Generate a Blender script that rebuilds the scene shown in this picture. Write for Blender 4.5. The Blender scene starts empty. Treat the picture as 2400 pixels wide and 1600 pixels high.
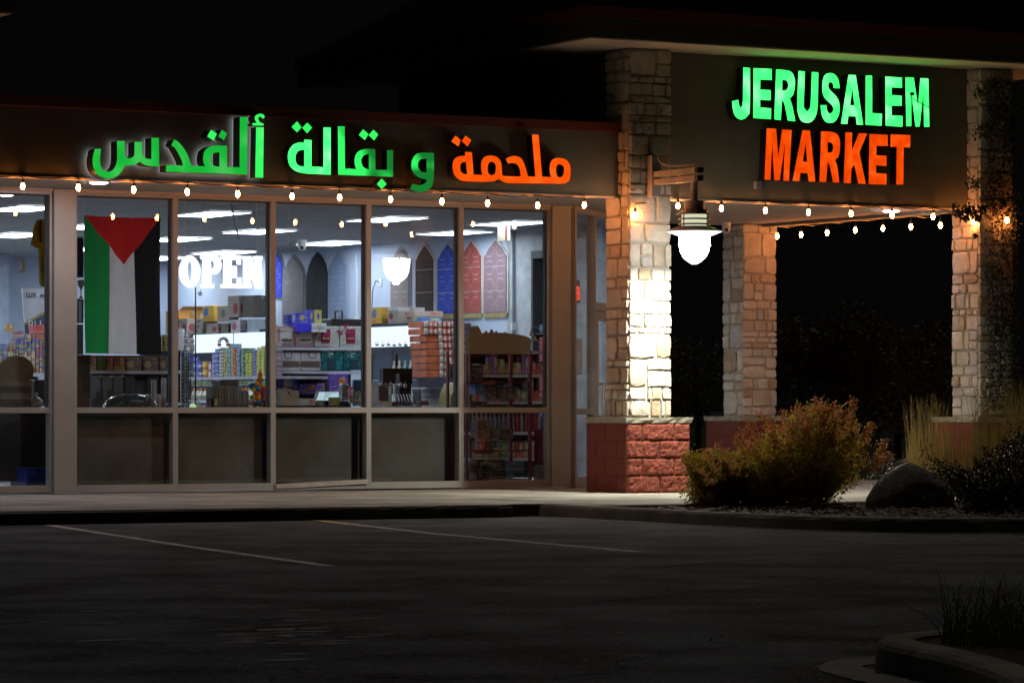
import bpy, math, random
from mathutils import Vector, Matrix
from mathutils.geometry import tessellate_polygon
random.seed(7)
R = math.radians
scn = bpy.context.scene
C = scn.collection
# ------------------------------------------------------------------ camera, sky, exposure
cam_d = bpy.data.cameras.new('camera'); cam = bpy.data.objects.new('camera', cam_d); C.objects.link(cam)
cam.location = (0, 0, .9); cam.rotation_euler = (R(90), 0, R(-30))
cam_d.lens = 127.5; cam_d.sensor_width = 36; cam_d.shift_y = 159/2400
cam_d.clip_start = .1; cam_d.clip_end = 2000
scn.camera = cam
world = bpy.data.worlds.new('World'); scn.world = world; world.use_nodes = True
bg = world.node_tree.nodes['Background']; bg.inputs[0].default_value = (.9, .88, .85, 1); bg.inputs[1].default_value = .0016
scn.view_settings.view_transform = 'Standard'; scn.view_settings.look = 'None'
scn.view_settings.exposure = 0; scn.view_settings.gamma = 1
scn.render.engine = 'CYCLES'
scn.cycles.max_bounces = 8; scn.cycles.transparent_max_bounces = 16
scn.cycles.caustics_reflective = False; scn.cycles.caustics_refractive = False
scn.cycles.sample_clamp_indirect = 3
# light levels
L_PANEL, L_LAMP, L_DOWNWARD, L_BULB, L_DOWN, L_HALO = 17.0, 34.0, 155.0, 260.0, 320.0, 1.9
# added faint fill for distant lot lights, so that unlit faces do not vanish
mn = bpy.data.lights.new('moon', 'SUN'); mn.energy = .17; mn.angle = R(4); mn.color = (1, .97, .9)
mo = bpy.data.objects.new('moon', mn); C.objects.link(mo); mo.rotation_euler = Vector((-.28, -.42, -.86)).to_track_quat('-Z', 'Y').to_euler()
# ------------------------------------------------------------------ measuring: where a sight line of the survey meets a real plane
SI, CO = .5, math.cos(R(30)); K = 2400/2352
def ray(x, y):
    a = (x-1200)/8500; b = (959-y)/8500
    return Vector((SI+a*CO, CO-a*SI, b))
def PV(x, y, V, k=K): r = ray(x*k, y*k); t = V/r.y; return Vector((r.x*t, V, .9+r.z*t))
def PU(x, y, U, k=K): r = ray(x*k, y*k); t = U/r.x; return Vector((U, r.y*t, .9+r.z*t))
def PZ(x, y, Z=0, k=K): r = ray(x*k, y*k); t = (Z-.9)/r.z; return Vector((r.x*t, r.y*t, Z))
def crop(ox, oy, s): return lambda x, y: (ox+x/s, oy+y/s)
# ------------------------------------------------------------------ materials
MATS = {}
def nodes(name):
    m = bpy.data.materials.new(name); m.use_nodes = True
    nt = m.node_tree; return m, nt, nt.nodes['Principled BSDF']
def rgba(c, f=1): return (min(1, c[0]*f), min(1, c[1]*f), min(1, c[2]*f), 1)
def M(name, col, rough=.6, metal=0, var=.15, vs=6, bump=0, bs=40, col2=None, spec=.5, trans=0):
    if name in MATS: return MATS[name]
    m, nt, b = nodes(name); N = nt.nodes; L = nt.links
    tc = N.new('ShaderNodeTexCoord'); no = N.new('ShaderNodeTexNoise'); no.inputs['Scale'].default_value = vs; no.inputs['Detail'].default_value = 6
    L.new(tc.outputs['Object'], no.inputs['Vector'])
    cr = N.new('ShaderNodeValToRGB'); c2 = col2 or tuple(q*(1-var*1.6) for q in col)
    cr.color_ramp.elements[0].position = .32; cr.color_ramp.elements[1].position = .68
    cr.color_ramp.elements[0].color = rgba(c2); cr.color_ramp.elements[1].color = rgba(col, 1+var*.5)
    L.new(no.outputs['Fac'], cr.inputs['Fac']); L.new(cr.outputs['Color'], b.inputs['Base Color'])
    b.inputs['Roughness'].default_value = rough; b.inputs['Metallic'].default_value = metal
    b.inputs['Specular IOR Level'].default_value = spec
    if trans:
        b.inputs['Subsurface Weight'].default_value = 0
        tr = N.new('ShaderNodeBsdfTranslucent'); mx = N.new('ShaderNodeMixShader'); mx.inputs[0].default_value = trans
        L.new(cr.outputs['Color'], tr.inputs[0]); L.new(b.outputs[0], mx.inputs[1]); L.new(tr.outputs[0], mx.inputs[2])
        L.new(mx.outputs[0], N['Material Output'].inputs[0])
    if bump:
        n2 = N.new('ShaderNodeTexNoise'); n2.inputs['Scale'].default_value = bs; n2.inputs['Detail'].default_value = 8; n2.inputs['Roughness'].default_value = .65
        L.new(tc.outputs['Object'], n2.inputs['Vector'])
        bp = N.new('ShaderNodeBump'); bp.inputs['Strength'].default_value = bump; bp.inputs['Distance'].default_value = .02
        L.new(n2.outputs['Fac'], bp.inputs['Height']); L.new(bp.outputs[0], b.inputs['Normal'])
    MATS[name] = m; return m
def EM(name, col, s, var=0, vs=5, base=(.02, .02, .02)):
    if name in MATS: return MATS[name]
    m, nt, b = nodes(name); N = nt.nodes; L = nt.links
    b.inputs['Base Color'].default_value = rgba(base); b.inputs['Emission Color'].default_value = (*col, 1); b.inputs['Emission Strength'].default_value = s
    b.inputs['Roughness'].default_value = .25
    if var:
        tc = N.new('ShaderNodeTexCoord'); no = N.new('ShaderNodeTexNoise'); no.inputs['Scale'].default_value = vs; no.inputs['Detail'].default_value = 1
        mr = N.new('ShaderNodeMapRange'); mr.inputs[1].default_value = .35; mr.inputs[2].default_value = .68; mr.inputs[3].default_value = s*(1-var); mr.inputs[4].default_value = s*(1+var)
        L.new(tc.outputs['Object'], no.inputs[0]); L.new(no.outputs['Fac'], mr.inputs[0]); L.new(mr.outputs[0], b.inputs['Emission Strength'])
        # the acrylic looks paler right over an LED cluster
        mc = N.new('ShaderNodeMix'); mc.data_type = 'RGBA'
        mr2 = N.new('ShaderNodeMapRange'); mr2.inputs[1].default_value = .5; mr2.inputs[2].default_value = .75; mr2.inputs[4].default_value = .10 if col[1] > col[0] else .06
        L.new(no.outputs['Fac'], mr2.inputs[0]); L.new(mr2.outputs[0], mc.inputs[0])
        mc.inputs[6].default_value = (*col, 1); mc.inputs[7].default_value = (.9, 1, .9, 1) if col[1] > col[0] else (1, .6, .1, 1)
        L.new(mc.outputs[2], b.inputs['Emission Color'])
    MATS[name] = m; return m
def PRINT(name, base, band, dot, style=0, rough=.45):
    """carton or packet with printed bands, an oval badge and rows of small print"""
    if name in MATS: return MATS[name]
    m, nt, b = nodes(name); N = nt.nodes; L = nt.links
    tc = N.new('ShaderNodeTexCoord'); sp = N.new('ShaderNodeSeparateXYZ'); L.new(tc.outputs['Generated'], sp.inputs[0])
    ad = N.new('ShaderNodeMath'); ad.operation = 'ADD'; L.new(sp.outputs[0], ad.inputs[0]); L.new(sp.outputs[1], ad.inputs[1])
    fr = N.new('ShaderNodeMath'); fr.operation = 'FRACT'; L.new(ad.outputs[0], fr.inputs[0])
    def mth(op, a, c=None):
        n = N.new('ShaderNodeMath'); n.operation = op
        for i, q in enumerate((a, c)):
            if q is None: continue
            if isinstance(q, (int, float)): n.inputs[i].default_value = q
            else: L.new(q, n.inputs[i])
        return n.outputs[0]
    x, z = fr.outputs[0], sp.outputs[2]
    def mix(f, c0, c1):
        n = N.new('ShaderNodeMix'); n.data_type = 'RGBA'; L.new(f, n.inputs[0])
        for i, q in ((6, c0), (7, c1)):
            if isinstance(q, tuple): n.inputs[i].default_value = rgba(q)
            else: L.new(q, n.inputs[i])
        return n.outputs[2]
    lo, hi = [(.3, .62), (.0, .3), (.7, .95), (.12, .45)][style % 4]
    fb = mth('MULTIPLY', mth('GREATER_THAN', z, lo), mth('LESS_THAN', z, hi))
    cx = [.5, .7, .3, .55][style % 4]; cz = [.5, .6, .4, .7][style % 4]
    dx = mth('MULTIPLY', mth('SUBTRACT', x, cx), 3.6); dz = mth('MULTIPLY', mth('SUBTRACT', z, cz), 2.8)
    fd = mth('LESS_THAN', mth('ADD', mth('MULTIPLY', dx, dx), mth('MULTIPLY', dz, dz)), .55)
    no = N.new('ShaderNodeTexNoise'); no.inputs['Scale'].default_value = 26; L.new(tc.outputs['Generated'], no.inputs[0])
    rows = mth('GREATER_THAN', mth('SINE', mth('MULTIPLY', z, 42)), .55)
    ft = mth('MULTIPLY', rows, mth('GREATER_THAN', no.outputs['Fac'], .53))
    ft = mth('MULTIPLY', ft, mth('LESS_THAN', z, .32 if style % 2 else .9)); ft = mth('MULTIPLY', ft, mth('GREATER_THAN', x, .35))
    c = mix(fb, base, band); c = mix(fd, c, dot); c = mix(ft, c, tuple(q*.25+.02 for q in base) if sum(base) > .9 else (.6, .6, .55))
    vo = N.new('ShaderNodeTexVoronoi'); vo.inputs['Scale'].default_value = 6.5; L.new(tc.outputs['Generated'], vo.inputs[0])
    nz = N.new('ShaderNodeTexNoise'); nz.inputs['Scale'].default_value = 7; L.new(tc.outputs['Generated'], nz.inputs[0])
    busy = mth('MULTIPLY', mth('GREATER_THAN', nz.outputs['Fac'], .56), .55)
    hs = N.new('ShaderNodeHueSaturation'); hs.inputs['Saturation'].default_value = .6; hs.inputs['Value'].default_value = .55; L.new(vo.outputs['Color'], hs.inputs['Color'])
    if rough < .75: c = mix(busy, c, hs.outputs[0])
    L.new(c, b.inputs['Base Color']); b.inputs['Roughness'].default_value = rough
    MATS[name] = m; return m
def glass_mat(name='window_glass', tint=(.93, .96, .97), ior=1.5):
    if name in MATS: return MATS[name]
    m = bpy.data.materials.new(name); m.use_nodes = True; nt = m.node_tree; N = nt.nodes; L = nt.links; N.clear()
    o = N.new('ShaderNodeOutputMaterial'); t = N.new('ShaderNodeBsdfTransparent'); g = N.new('ShaderNodeBsdfGlossy'); x = N.new('ShaderNodeMixShader'); f = N.new('ShaderNodeFresnel')
    ge = N.new('ShaderNodeNewGeometry'); mr = N.new('ShaderNodeMapRange'); mr.inputs[3].default_value = ior; mr.inputs[4].default_value = 1/ior; L.new(ge.outputs['Backfacing'], mr.inputs[0]); L.new(mr.outputs[0], f.inputs[0]); t.inputs[0].default_value = (*tint, 1); g.inputs['Roughness'].default_value = .0
    L.new(f.outputs[0], x.inputs[0]); L.new(t.outputs[0], x.inputs[1]); L.new(g.outputs[0], x.inputs[2]); L.new(x.outputs[0], o.inputs[0])
    MATS[name] = m; return m
GLASS = glass_mat(); 
FRAME = M('painted_aluminium', (.34, .34, .32), .45, .25, .06, 3)
FRAMED = M('grey_gasket', (.06, .06, .065), .6)
STUCCO = M('stucco_olive', (.155, .15, .108), .9, 0, .06, 4, .25, 120)
SOFF = M('soffit_stucco', (.5, .46, .4), .9, 0, .06, 2, .2, 90)
REDT = M('red_metal_trim', (.24, .055, .03), .45, .1, .1)
CONC = M('concrete_pavement', (.34, .33, .28), .85, 0, .28, 1.3, .3, 90)
KERB = M('kerb_concrete', (.27, .25, .2), .9, 0, .25, 3, .5, 60, spec=.25)
ROOFM = M('dark_shingles', (.008, .008, .008), 1, 0, .3, 9, .5, 30, spec=.02)
WALLI = M('shop_wall_paint', (.44, .51, .65), .7, 0, .03, 1)
DARK = M('black_plastic', (.02, .02, .022), .4)
CHAR = M('charcoal_metal', (.06, .06, .07), .45, .3)
WHITE = M('white_plastic', (.7, .72, .74), .4, 0, .04)
CARD = M('plain_cardboard', (.36, .29, .21), .8, 0, .1, 12)
# ------------------------------------------------------------------ mesh builder and tagging
class MB:
    def __init__(s): s.v = []; s.f = []
    def add(s, vs, fs):
        k = len(s.v); s.v += [tuple(q) for q in vs]; s.f += [tuple(i+k for i in f) for f in fs]; return s
    def box(s, x0, y0, z0, x1, y1, z1):
        if x0 > x1: x0, x1 = x1, x0
        if y0 > y1: y0, y1 = y1, y0
        if z0 > z1: z0, z1 = z1, z0
        return s.add([(x0,y0,z0),(x1,y0,z0),(x1,y1,z0),(x0,y1,z0),(x0,y0,z1),(x1,y0,z1),(x1,y1,z1),(x0,y1,z1)],
                     [(0,3,2,1),(4,5,6,7),(0,1,5,4),(1,2,6,5),(2,3,7,6),(3,0,4,7)])
    def cbox(s, x0, y0, z0, x1, y1, z1, c=.004):
        """box with chamfered vertical and top edges"""
        pts = [(x0+c,y0),(x1-c,y0),(x1,y0+c),(x1,y1-c),(x1-c,y1),(x0+c,y1),(x0,y1-c),(x0,y0+c)]
        mx, my = (x0+x1)/2, (y0+y1)/2
        rings = [[(p[0],p[1],z0) for p in pts], [(p[0],p[1],z1-c) for p in pts],
                 [(p[0]+(c if p[0] < mx else -c), p[1]+(c if p[1] < my else -c), z1) for p in pts]]
        return s.rings(rings, True)
    def rings(s, rings, cap=True, closed=True):
        n = len(rings[0]); k = len(s.v)
        for r in rings: s.v += [tuple(q) for q in r]
        for i in range(len(rings)-1):
            for j in range(n if closed else n-1):
                a = k+i*n+j; b = k+i*n+(j+1) % n
                s.f.append((a, b, b+n, a+n))
        if cap:
            s.f.append(tuple(k+j for j in reversed(range(n)))); s.f.append(tuple(k+(len(rings)-1)*n+j for j in range(n)))
        return s
    def lathe(s, prof, c, n=20, sx=1, sy=1):
        return s.rings([[(c[0]+r*sx*math.cos(2*math.pi*j/n), c[1]+r*sy*math.sin(2*math.pi*j/n), c[2]+z) for j in range(n)] for r, z in prof])
    def tube(s, pts, r, n=6, r1=None):
        pts = [Vector(p) for p in pts]; rings = []
        for i, p in enumerate(pts):
            d = (pts[min(i+1, len(pts)-1)]-pts[max(i-1, 0)]).normalized()
            a = d.cross(Vector((0, 0, 1)) if abs(d.z) < .9 else Vector((1, 0, 0))).normalized(); b = d.cross(a)
            rr = r if r1 is None else r+(r1-r)*i/(len(pts)-1)
            rings.append([p+a*rr*math.cos(2*math.pi*j/n)+b*rr*math.sin(2*math.pi*j/n) for j in range(n)])
        return s.rings(rings)
    def poly(s, loops, vec=None, front=True, sides=True):
        """extruded outline with holes; loops of 3-D points, vec = depth"""
        loops = [[Vector(p) for p in l] for l in loops]
        tris = tessellate_polygon(loops); flat = [p for l in loops for p in l]; n = len(flat)
        k = len(s.v)
        if front: s.v += [tuple(p) for p in flat]; s.f += [tuple(k+i for i in t) for t in tris]
        if vec is None: return s
        vec = Vector(vec)
        if sides:
            k = len(s.v); s.v += [tuple(p) for p in flat]+[tuple(p+vec) for p in flat]
            if front: s.f += [tuple(k+n+i for i in t) for t in tris]
            o = 0
            for l in loops:
                m = len(l)
                for j in range(m):
                    a = k+o+j; b = k+o+(j+1) % m; s.f.append((a, b, b+n, a+n))
                o += m
        return s
    def sph(s, c, r, n=10, m=7, sz=1):
        rings = []
        for i in range(1, m):
            t = math.pi*i/m
            rings.append([(c[0]+r*math.sin(t)*math.cos(2*math.pi*j/n), c[1]+r*math.sin(t)*math.sin(2*math.pi*j/n), c[2]-r*sz*math.cos(t)) for j in range(n)])
        return s.rings(rings)
    def obj(s, name, mat, parent=None, smooth=False, loc=None):
        me = bpy.data.meshes.new(name); me.from_pydata(s.v, [], s.f)
        for m in (mat if isinstance(mat, (list, tuple)) else [mat]): me.materials.append(m)
        if smooth: me.polygons.foreach_set('use_smooth', [True]*len(me.polygons))
        me.update()
        o = bpy.data.objects.new(name, me); C.objects.link(o)
        if parent: o.parent = parent; o.matrix_parent_inverse = Matrix.Translation(parent.location).inverted() if parent.type == 'EMPTY' and parent.rotation_euler.z == 0 else Matrix()
        return o
def tag(o, label=None, cat=None, group=None, kind=None):
    if label: o['label'] = label
    if cat: o['category'] = cat
    if group: o['group'] = group
    if kind: o['kind'] = kind
    return o
def thing(name, label, cat, loc=(0, 0, 0), group=None):
    o = bpy.data.objects.new(name, None); C.objects.link(o); o.location = loc; o.empty_display_size = .1
    return tag(o, label, cat, group)
def dup(o, loc, label=None, group=None, parent=None):
    r = o.copy(); C.objects.link(r)
    if parent is not None: r.parent = parent
    if loc is not None: r.location = loc
    if label: r['label'] = label
    if group: r['group'] = group
    for ch in list(o.children):
        dup(ch, None, parent=r)
    return r
def box(name, mat, b, parent=None): return MB().box(*b).obj(name, mat, parent)
def smooth_pts(txt, f, seg=5):
    """outline written as 'x,y' corners and 'x,y~' curve points"""
    P = [(float(a.strip('~').split(',')[0]), float(a.strip('~').split(',')[1]), a.endswith('~')) for a in txt.split()]
    n = len(P); out = []
    for i in range(n):
        p0, p1, p2, p3 = P[i-1], P[i], P[(i+1) % n], P[(i+2) % n]
        out.append((p1[0], p1[1]))
        if p1[2] or p2[2]:
            if not p1[2]: p0 = p1
            if not p2[2]: p3 = p2
            for k in range(1, seg):
                t = k/seg
                out.append(tuple(.5*(2*p1[j]+(p2[j]-p0[j])*t+(2*p0[j]-5*p1[j]+4*p2[j]-p3[j])*t*t+(3*p1[j]-p0[j]-3*p2[j]+p3[j])*t**3) for j in (0, 1)))
    return [f(*p) for p in out]
def text_obj(name, body, size, mat, parent, mtx, extrude=.002):
    cu = bpy.data.curves.new(name, 'FONT'); cu.body = body; cu.size = size; cu.extrude = extrude; cu.align_x = 'LEFT'
    tmp = bpy.data.objects.new(name, cu); C.objects.link(tmp); bpy.context.view_layer.update()
    me = bpy.data.meshes.new_from_object(tmp.evaluated_get(bpy.context.evaluated_depsgraph_get()))
    bpy.data.objects.remove(tmp); me.materials.clear(); me.materials.append(mat); me.transform(mtx)
    o = bpy.data.objects.new(name, me); C.objects.link(o)
    if parent: o.parent = parent; o.matrix_parent_inverse = Matrix.Translation(parent.location).inverted()
    return o
def FACE(p, sx=1):   # text plane parallel to the shopfront, origin p
    return Matrix.Translation(p) @ Matrix(((sx, 0, 0, 0), (0, 0, -1, 0), (0, 1, 0, 0), (0, 0, 0, 1)))
# ================================================================== GROUND
def asphalt_mat():
    m, nt, b = nodes('asphalt'); N = nt.nodes; L = nt.links
    tc = N.new('ShaderNodeTexCoord'); mp = N.new('ShaderNodeMapping'); L.new(tc.outputs['Object'], mp.inputs[0])
    n1 = N.new('ShaderNodeTexNoise'); n1.inputs['Scale'].default_value = 1.1; n1.inputs['Detail'].default_value = 9; L.new(mp.outputs[0], n1.inputs[0])
    n2 = N.new('ShaderNodeTexNoise'); n2.inputs['Scale'].default_value = 26; n2.inputs['Detail'].default_value = 8; n2.inputs['Roughness'].default_value = .8; L.new(mp.outputs[0], n2.inputs[0])
    wp = N.new('ShaderNodeTexNoise'); wp.inputs['Scale'].default_value = .8; wp.inputs['Detail'].default_value = 4; L.new(mp.outputs[0], wp.inputs[0])
    va = N.new('ShaderNodeVectorMath'); va.operation = 'MULTIPLY_ADD'; va.inputs[1].default_value = (1.6, 1.6, 0); L.new(wp.outputs['Color'], va.inputs[0]); L.new(mp.outputs[0], va.inputs[2])
    vo = N.new('ShaderNodeTexVoronoi'); vo.feature = 'DISTANCE_TO_EDGE'; vo.inputs['Scale'].default_value = .28; L.new(va.outputs[0], vo.inputs[0])
    ck = N.new('ShaderNodeMapRange'); ck.inputs[1].default_value = .0005; ck.inputs[2].default_value = .0025; L.new(vo.outputs['Distance'], ck.inputs[0])
    r1 = N.new('ShaderNodeValToRGB'); r1.color_ramp.elements[0].color = (.016, .0175, .020, 1); r1.color_ramp.elements[1].color = (.13, .14, .155, 1)
    r1.color_ramp.elements[0].position = .36; r1.color_ramp.elements[1].position = .66
    L.new(n1.outputs['Fac'], r1.inputs[0])
    sp = N.new('ShaderNodeMapRange'); sp.inputs[1].default_value = .54; sp.inputs[2].default_value = .66; L.new(n2.outputs['Fac'], sp.inputs[0])
    mx = N.new('ShaderNodeMix'); mx.data_type = 'RGBA'; mx.inputs[7].default_value = (.34, .36, .38, 1)
    L.new(sp.outputs[0], mx.inputs[0]); L.new(r1.outputs[0], mx.inputs[6])
    mu = N.new('ShaderNodeMix'); mu.data_type = 'RGBA'; mu.inputs[6].default_value = (.014, .014, .015, 1); L.new(ck.outputs[0], mu.inputs[0]); L.new(mx.outputs[2], mu.inputs[7])
    L.new(mu.outputs[2], b.inputs['Base Color']); b.inputs['Roughness'].default_value = .95; b.inputs['Specular IOR Level'].default_value = .12
    ad = N.new('ShaderNodeMath'); ad.operation = 'MULTIPLY_ADD'; ad.inputs[1].default_value = .35; L.new(n2.outputs['Fac'], ad.inputs[0]); L.new(ck.outputs[0], ad.inputs[2])
    bp = N.new('ShaderNodeBump'); bp.inputs['Strength'].default_value = .7; bp.inputs['Distance'].default_value = .03; L.new(ad.outputs[0], bp.inputs['Height']); L.new(bp.outputs[0], b.inputs['Normal'])
    return m
ASPH = asphalt_mat()
GZ = -.12
tag(MB().add([(-900,-400,GZ),(1100,-400,GZ),(1100,1300,GZ),(-900,1300,GZ)], [(0,1,2,3)]).obj('parking_lot', ASPH), kind='structure')
PAINT = M('worn_line_paint', (.7, .7, .66), .8, 0, .35, 9); PAINTY = M('worn_yellow_paint', (.75, .45, .06), .8, 0, .3, 9)
def strip(name, pts, w, z, mat, label, kind=None):
    mb = MB(); pts = [Vector((p[0], p[1], 0)) for p in pts]; a = []; b = []
    for i, p in enumerate(pts):
        d = (pts[min(i+1, len(pts)-1)]-pts[max(i-1, 0)]).normalized(); n = Vector((-d.y, d.x, 0))
        ww = w*random.uniform(.85, 1.1); q = p+n*ww/2; r = p-n*ww/2
        a.append((q.x, q.y, z)); b.append((r.x, r.y, z))
    n = len(a); mb.add(a+b, [(i, i+1, n+i+1, n+i) for i in range(n-1)])
    return mb.obj(name, mat)
def lerp_pts(p, q, n): return [(p[0]+(q[0]-p[0])*i/n, p[1]+(q[1]-p[1])*i/n) for i in range(n+1)]
a, b_ = PZ(112, 1206, GZ), PZ(755, 1300, GZ); mid = PZ(430, 1255, GZ)
tag(strip('bay_line', lerp_pts(a, mid, 10)+lerp_pts(mid, b_, 10)[1:], .1, GZ+.004, PAINT, ''), 'long white painted bay line, nearer the left end of the lot', 'bay line', 'painted lines between parking bays')
a, b_ = PZ(728, 1195, GZ), PZ(1472, 1268, GZ); mid = PZ(1000, 1226, GZ); m2 = PZ(815, 1205, GZ)
t = thing('bay_line', 'painted bay line that starts yellow at the kerb below the middle windows', 'bay line', (a.x, a.y, GZ), 'painted lines between parking bays')
o = strip('paint_stripe', lerp_pts(m2, mid, 6)+lerp_pts(mid, b_, 10)[1:], .1, GZ+.004, PAINT, ''); o.parent = t; o.matrix_parent_inverse = Matrix.Translation(t.location).inverted()
o = strip('yellow_end', lerp_pts(a, m2, 4), .13, GZ+.004, PAINTY, ''); o.parent = t; o.matrix_parent_inverse = Matrix.Translation(t.location).inverted()
tag(strip('bay_line', lerp_pts(PZ(1490, 1300, GZ), PZ(1850, 1276, GZ), 8), .05, GZ+.004, M('ghost_paint', (.13, .13, .12), .85), ''), 'faint worn line on the asphalt right of the bays', 'bay line', 'painted lines between parking bays')
# sealed cracks and patches in the foreground
TAR = M('tar_seal', (.02, .02, .022), .85, spec=.15); SCUF = M('scuffed_asphalt', (.2, .2, .21), .85, 0, .3, 14)
cr_mb = MB()
for pts in ([(180,1385),(330,1405),(440,1425),(560,1424),(700,1418)], [(60,1285),(300,1320),(420,1345)], [(600,1425),(760,1460),(820,1470)], [(300,1345),(560,1362),(900,1350),(1150,1352)], [(1260,1396),(1500,1370),(1780,1345),(2100,1330)]):
    P = [PZ(x, y, GZ) for x, y in pts]; fine = []
    for i in range(len(P)-1):
        for k in range(8):
            q = P[i].lerp(P[i+1], k/8); fine.append((q.x+random.uniform(-.03, .03), q.y+random.uniform(-.05, .05)))
    a = []; b_ = []
    for i, p in enumerate(fine): w = random.uniform(.004, .016); a.append((p[0], p[1]-w*2, GZ+.003)); b_.append((p[0], p[1]+w*2, GZ+.003))
    n = len(a); cr_mb.add(a+b_, [(i, i+1, n+i+1, n+i) for i in range(n-1)])
tag(cr_mb.obj('crack_sealer', TAR), kind='structure')
sc_mb = MB()
for _ in range(70):
    c0 = PZ(random.gauss(640, 110), random.gauss(1455, 28), GZ) if _ < 45 else PZ(random.uniform(200, 1000), random.uniform(1340, 1490), GZ)
    n = 7; L0 = random.uniform(.03, .22); W0 = random.uniform(.02, .07)
    sc_mb.add([(c0.x+L0*math.cos(k*6.283/n)*random.uniform(.6, 1), c0.y+W0*math.sin(k*6.283/n)*random.uniform(.5, 1), GZ+.002+_*.00001) for k in range(n)], [tuple(range(n))])
tag(sc_mb.obj('asphalt_scuffs', SCUF), kind='structure')
# pavement: slabs
side = thing('sidewalk', 'pale concrete pavement in front of the shop', 'pavement'); del side['category']; del side['label']; side['kind'] = 'structure'
def front_v(u): return 30.25-(u-8)*.053+.16 if u < 17.75 else 29.05
us = [4.2+1.53*i for i in range(16)]; vs = [30.6, 31.9, 33.3, 34.7, 36.0]
for i in range(15):
    u0, u1 = us[i]+.006, us[i+1]-.006
    for j in range(-1, len(vs)-1):
        if j == -1: a0, a1, b0 = front_v(u0), front_v(u1), vs[0]
        else: a0 = a1 = vs[j]; b0 = vs[j+1]
        if j == -1 and u0 < 17.75 < u1:
            pts = [(u0, front_v(u0)), (17.7, front_v(17.7)), (17.7, 29.05), (u1, 29.05), (u1, b0-.006), (u0, b0-.006)]
        else: pts = [(u0, a0+.006), (u1, a1+.006), (u1, b0-.006), (u0, b0-.006)]
        z = random.uniform(-.002, .002)
        MB().poly([[(p[0], p[1], z) for p in pts]], (0, 0, -.1)).obj('paving_slab', CONC, side)
tag(box('slab_bedding', M('joint_sand', (.1, .09, .075), .95), (4.2, 29.9, -.11, 27.2, 46, -.018)), kind='structure')
box('slab_bedding_island', MATS['joint_sand'], (17.9, 29.06, -.11, 27.2, 29.89, -.018), side)
for i in range(4):
    for j in range(2): box('paving_slab', CONC, (21.1+1.53*i, 36.006+1.5*j, -.1, 22.618+1.53*i, 37.49+1.5*j, random.uniform(-.002, .002)), side)
# kerbs
def kerb(name, path, w=.15, z0=GZ-.02, z1=.0, mat=KERB, chip=.006, seg=8):
    P = [Vector((p[0], p[1], 0)) for p in path]; fine = []
    for i in range(len(P)-1):
        p0, p1, p2, p3 = P[max(i-1, 0)], P[i], P[i+1], P[min(i+2, len(P)-1)]
        for k in range(seg):
            t_ = k/seg; fine.append(.5*(2*p1+(p2-p0)*t_+(2*p0-5*p1+4*p2-p3)*t_*t_+(3*p1-p0-3*p2+p3)*t_**3))
    fine.append(P[-1]); rings = []
    for i, p in enumerate(fine):
        d = (fine[min(i+1, len(fine)-1)]-fine[max(i-1, 0)]).normalized(); n = Vector((-d.y, d.x, 0))
        j = random.uniform(0, chip)
        prof = [(0, z0), (.012, z1-.035), (.02+j, z1-.014-j), (.04+j, z1-.003), (w-.02, z1), (w, z1-.01), (w, z0)]
        rings.append([(p.x+n.x*a, p.y+n.y*a, z) for a, z in prof])
    return MB().rings(rings, True).obj(name, mat, smooth=False)
kp = [(4.2, 30.25+.2)]+[(u, 30.25-(u-8)*.053) for u in (8, 10, 12, 14, 16, 17.2)]
tag(kerb('kerb', kp, .155, seg=14, chip=.012), kind='structure')
isl = [(17.45, 29.72), (17.52, 29.3), (17.5, 28.6), (17.47, 27.8), (17.42, 26.4), (17.6, 25.0), (18.3, 24.1), (19.6, 23.5), (21.5, 23.3), (25, 23.4), (31, 23.6)]
isl = [(x, y) for x, y in isl]
def kerb_rev(name, path, **k):   # inside lies to the left when walked backwards
    return kerb(name, path[::-1], **k)
def offset_in(path, d): return path
k2 = tag(kerb('kerb', isl, .15, chip=.008), kind='structure')   # body lies on +n side
gut = []
for i, p in enumerate(isl):
    q0 = Vector(isl[max(i-1, 0)]); q1 = Vector(isl[min(i+1, len(isl)-1)]); d = (q1-q0).normalized(); gut.append((p[0]+d.y*.07, p[1]-d.x*.07))
fine = []
for i in range(len(gut)-1): fine += lerp_pts(gut[i], gut[i+1], 6)[:-1]
tag(strip('gutter', fine, .16, GZ+.004, M('gutter_concrete', (.33, .31, .25), .9, 0, .2, 5), ''), kind='structure')
box_ = MB()
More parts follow.
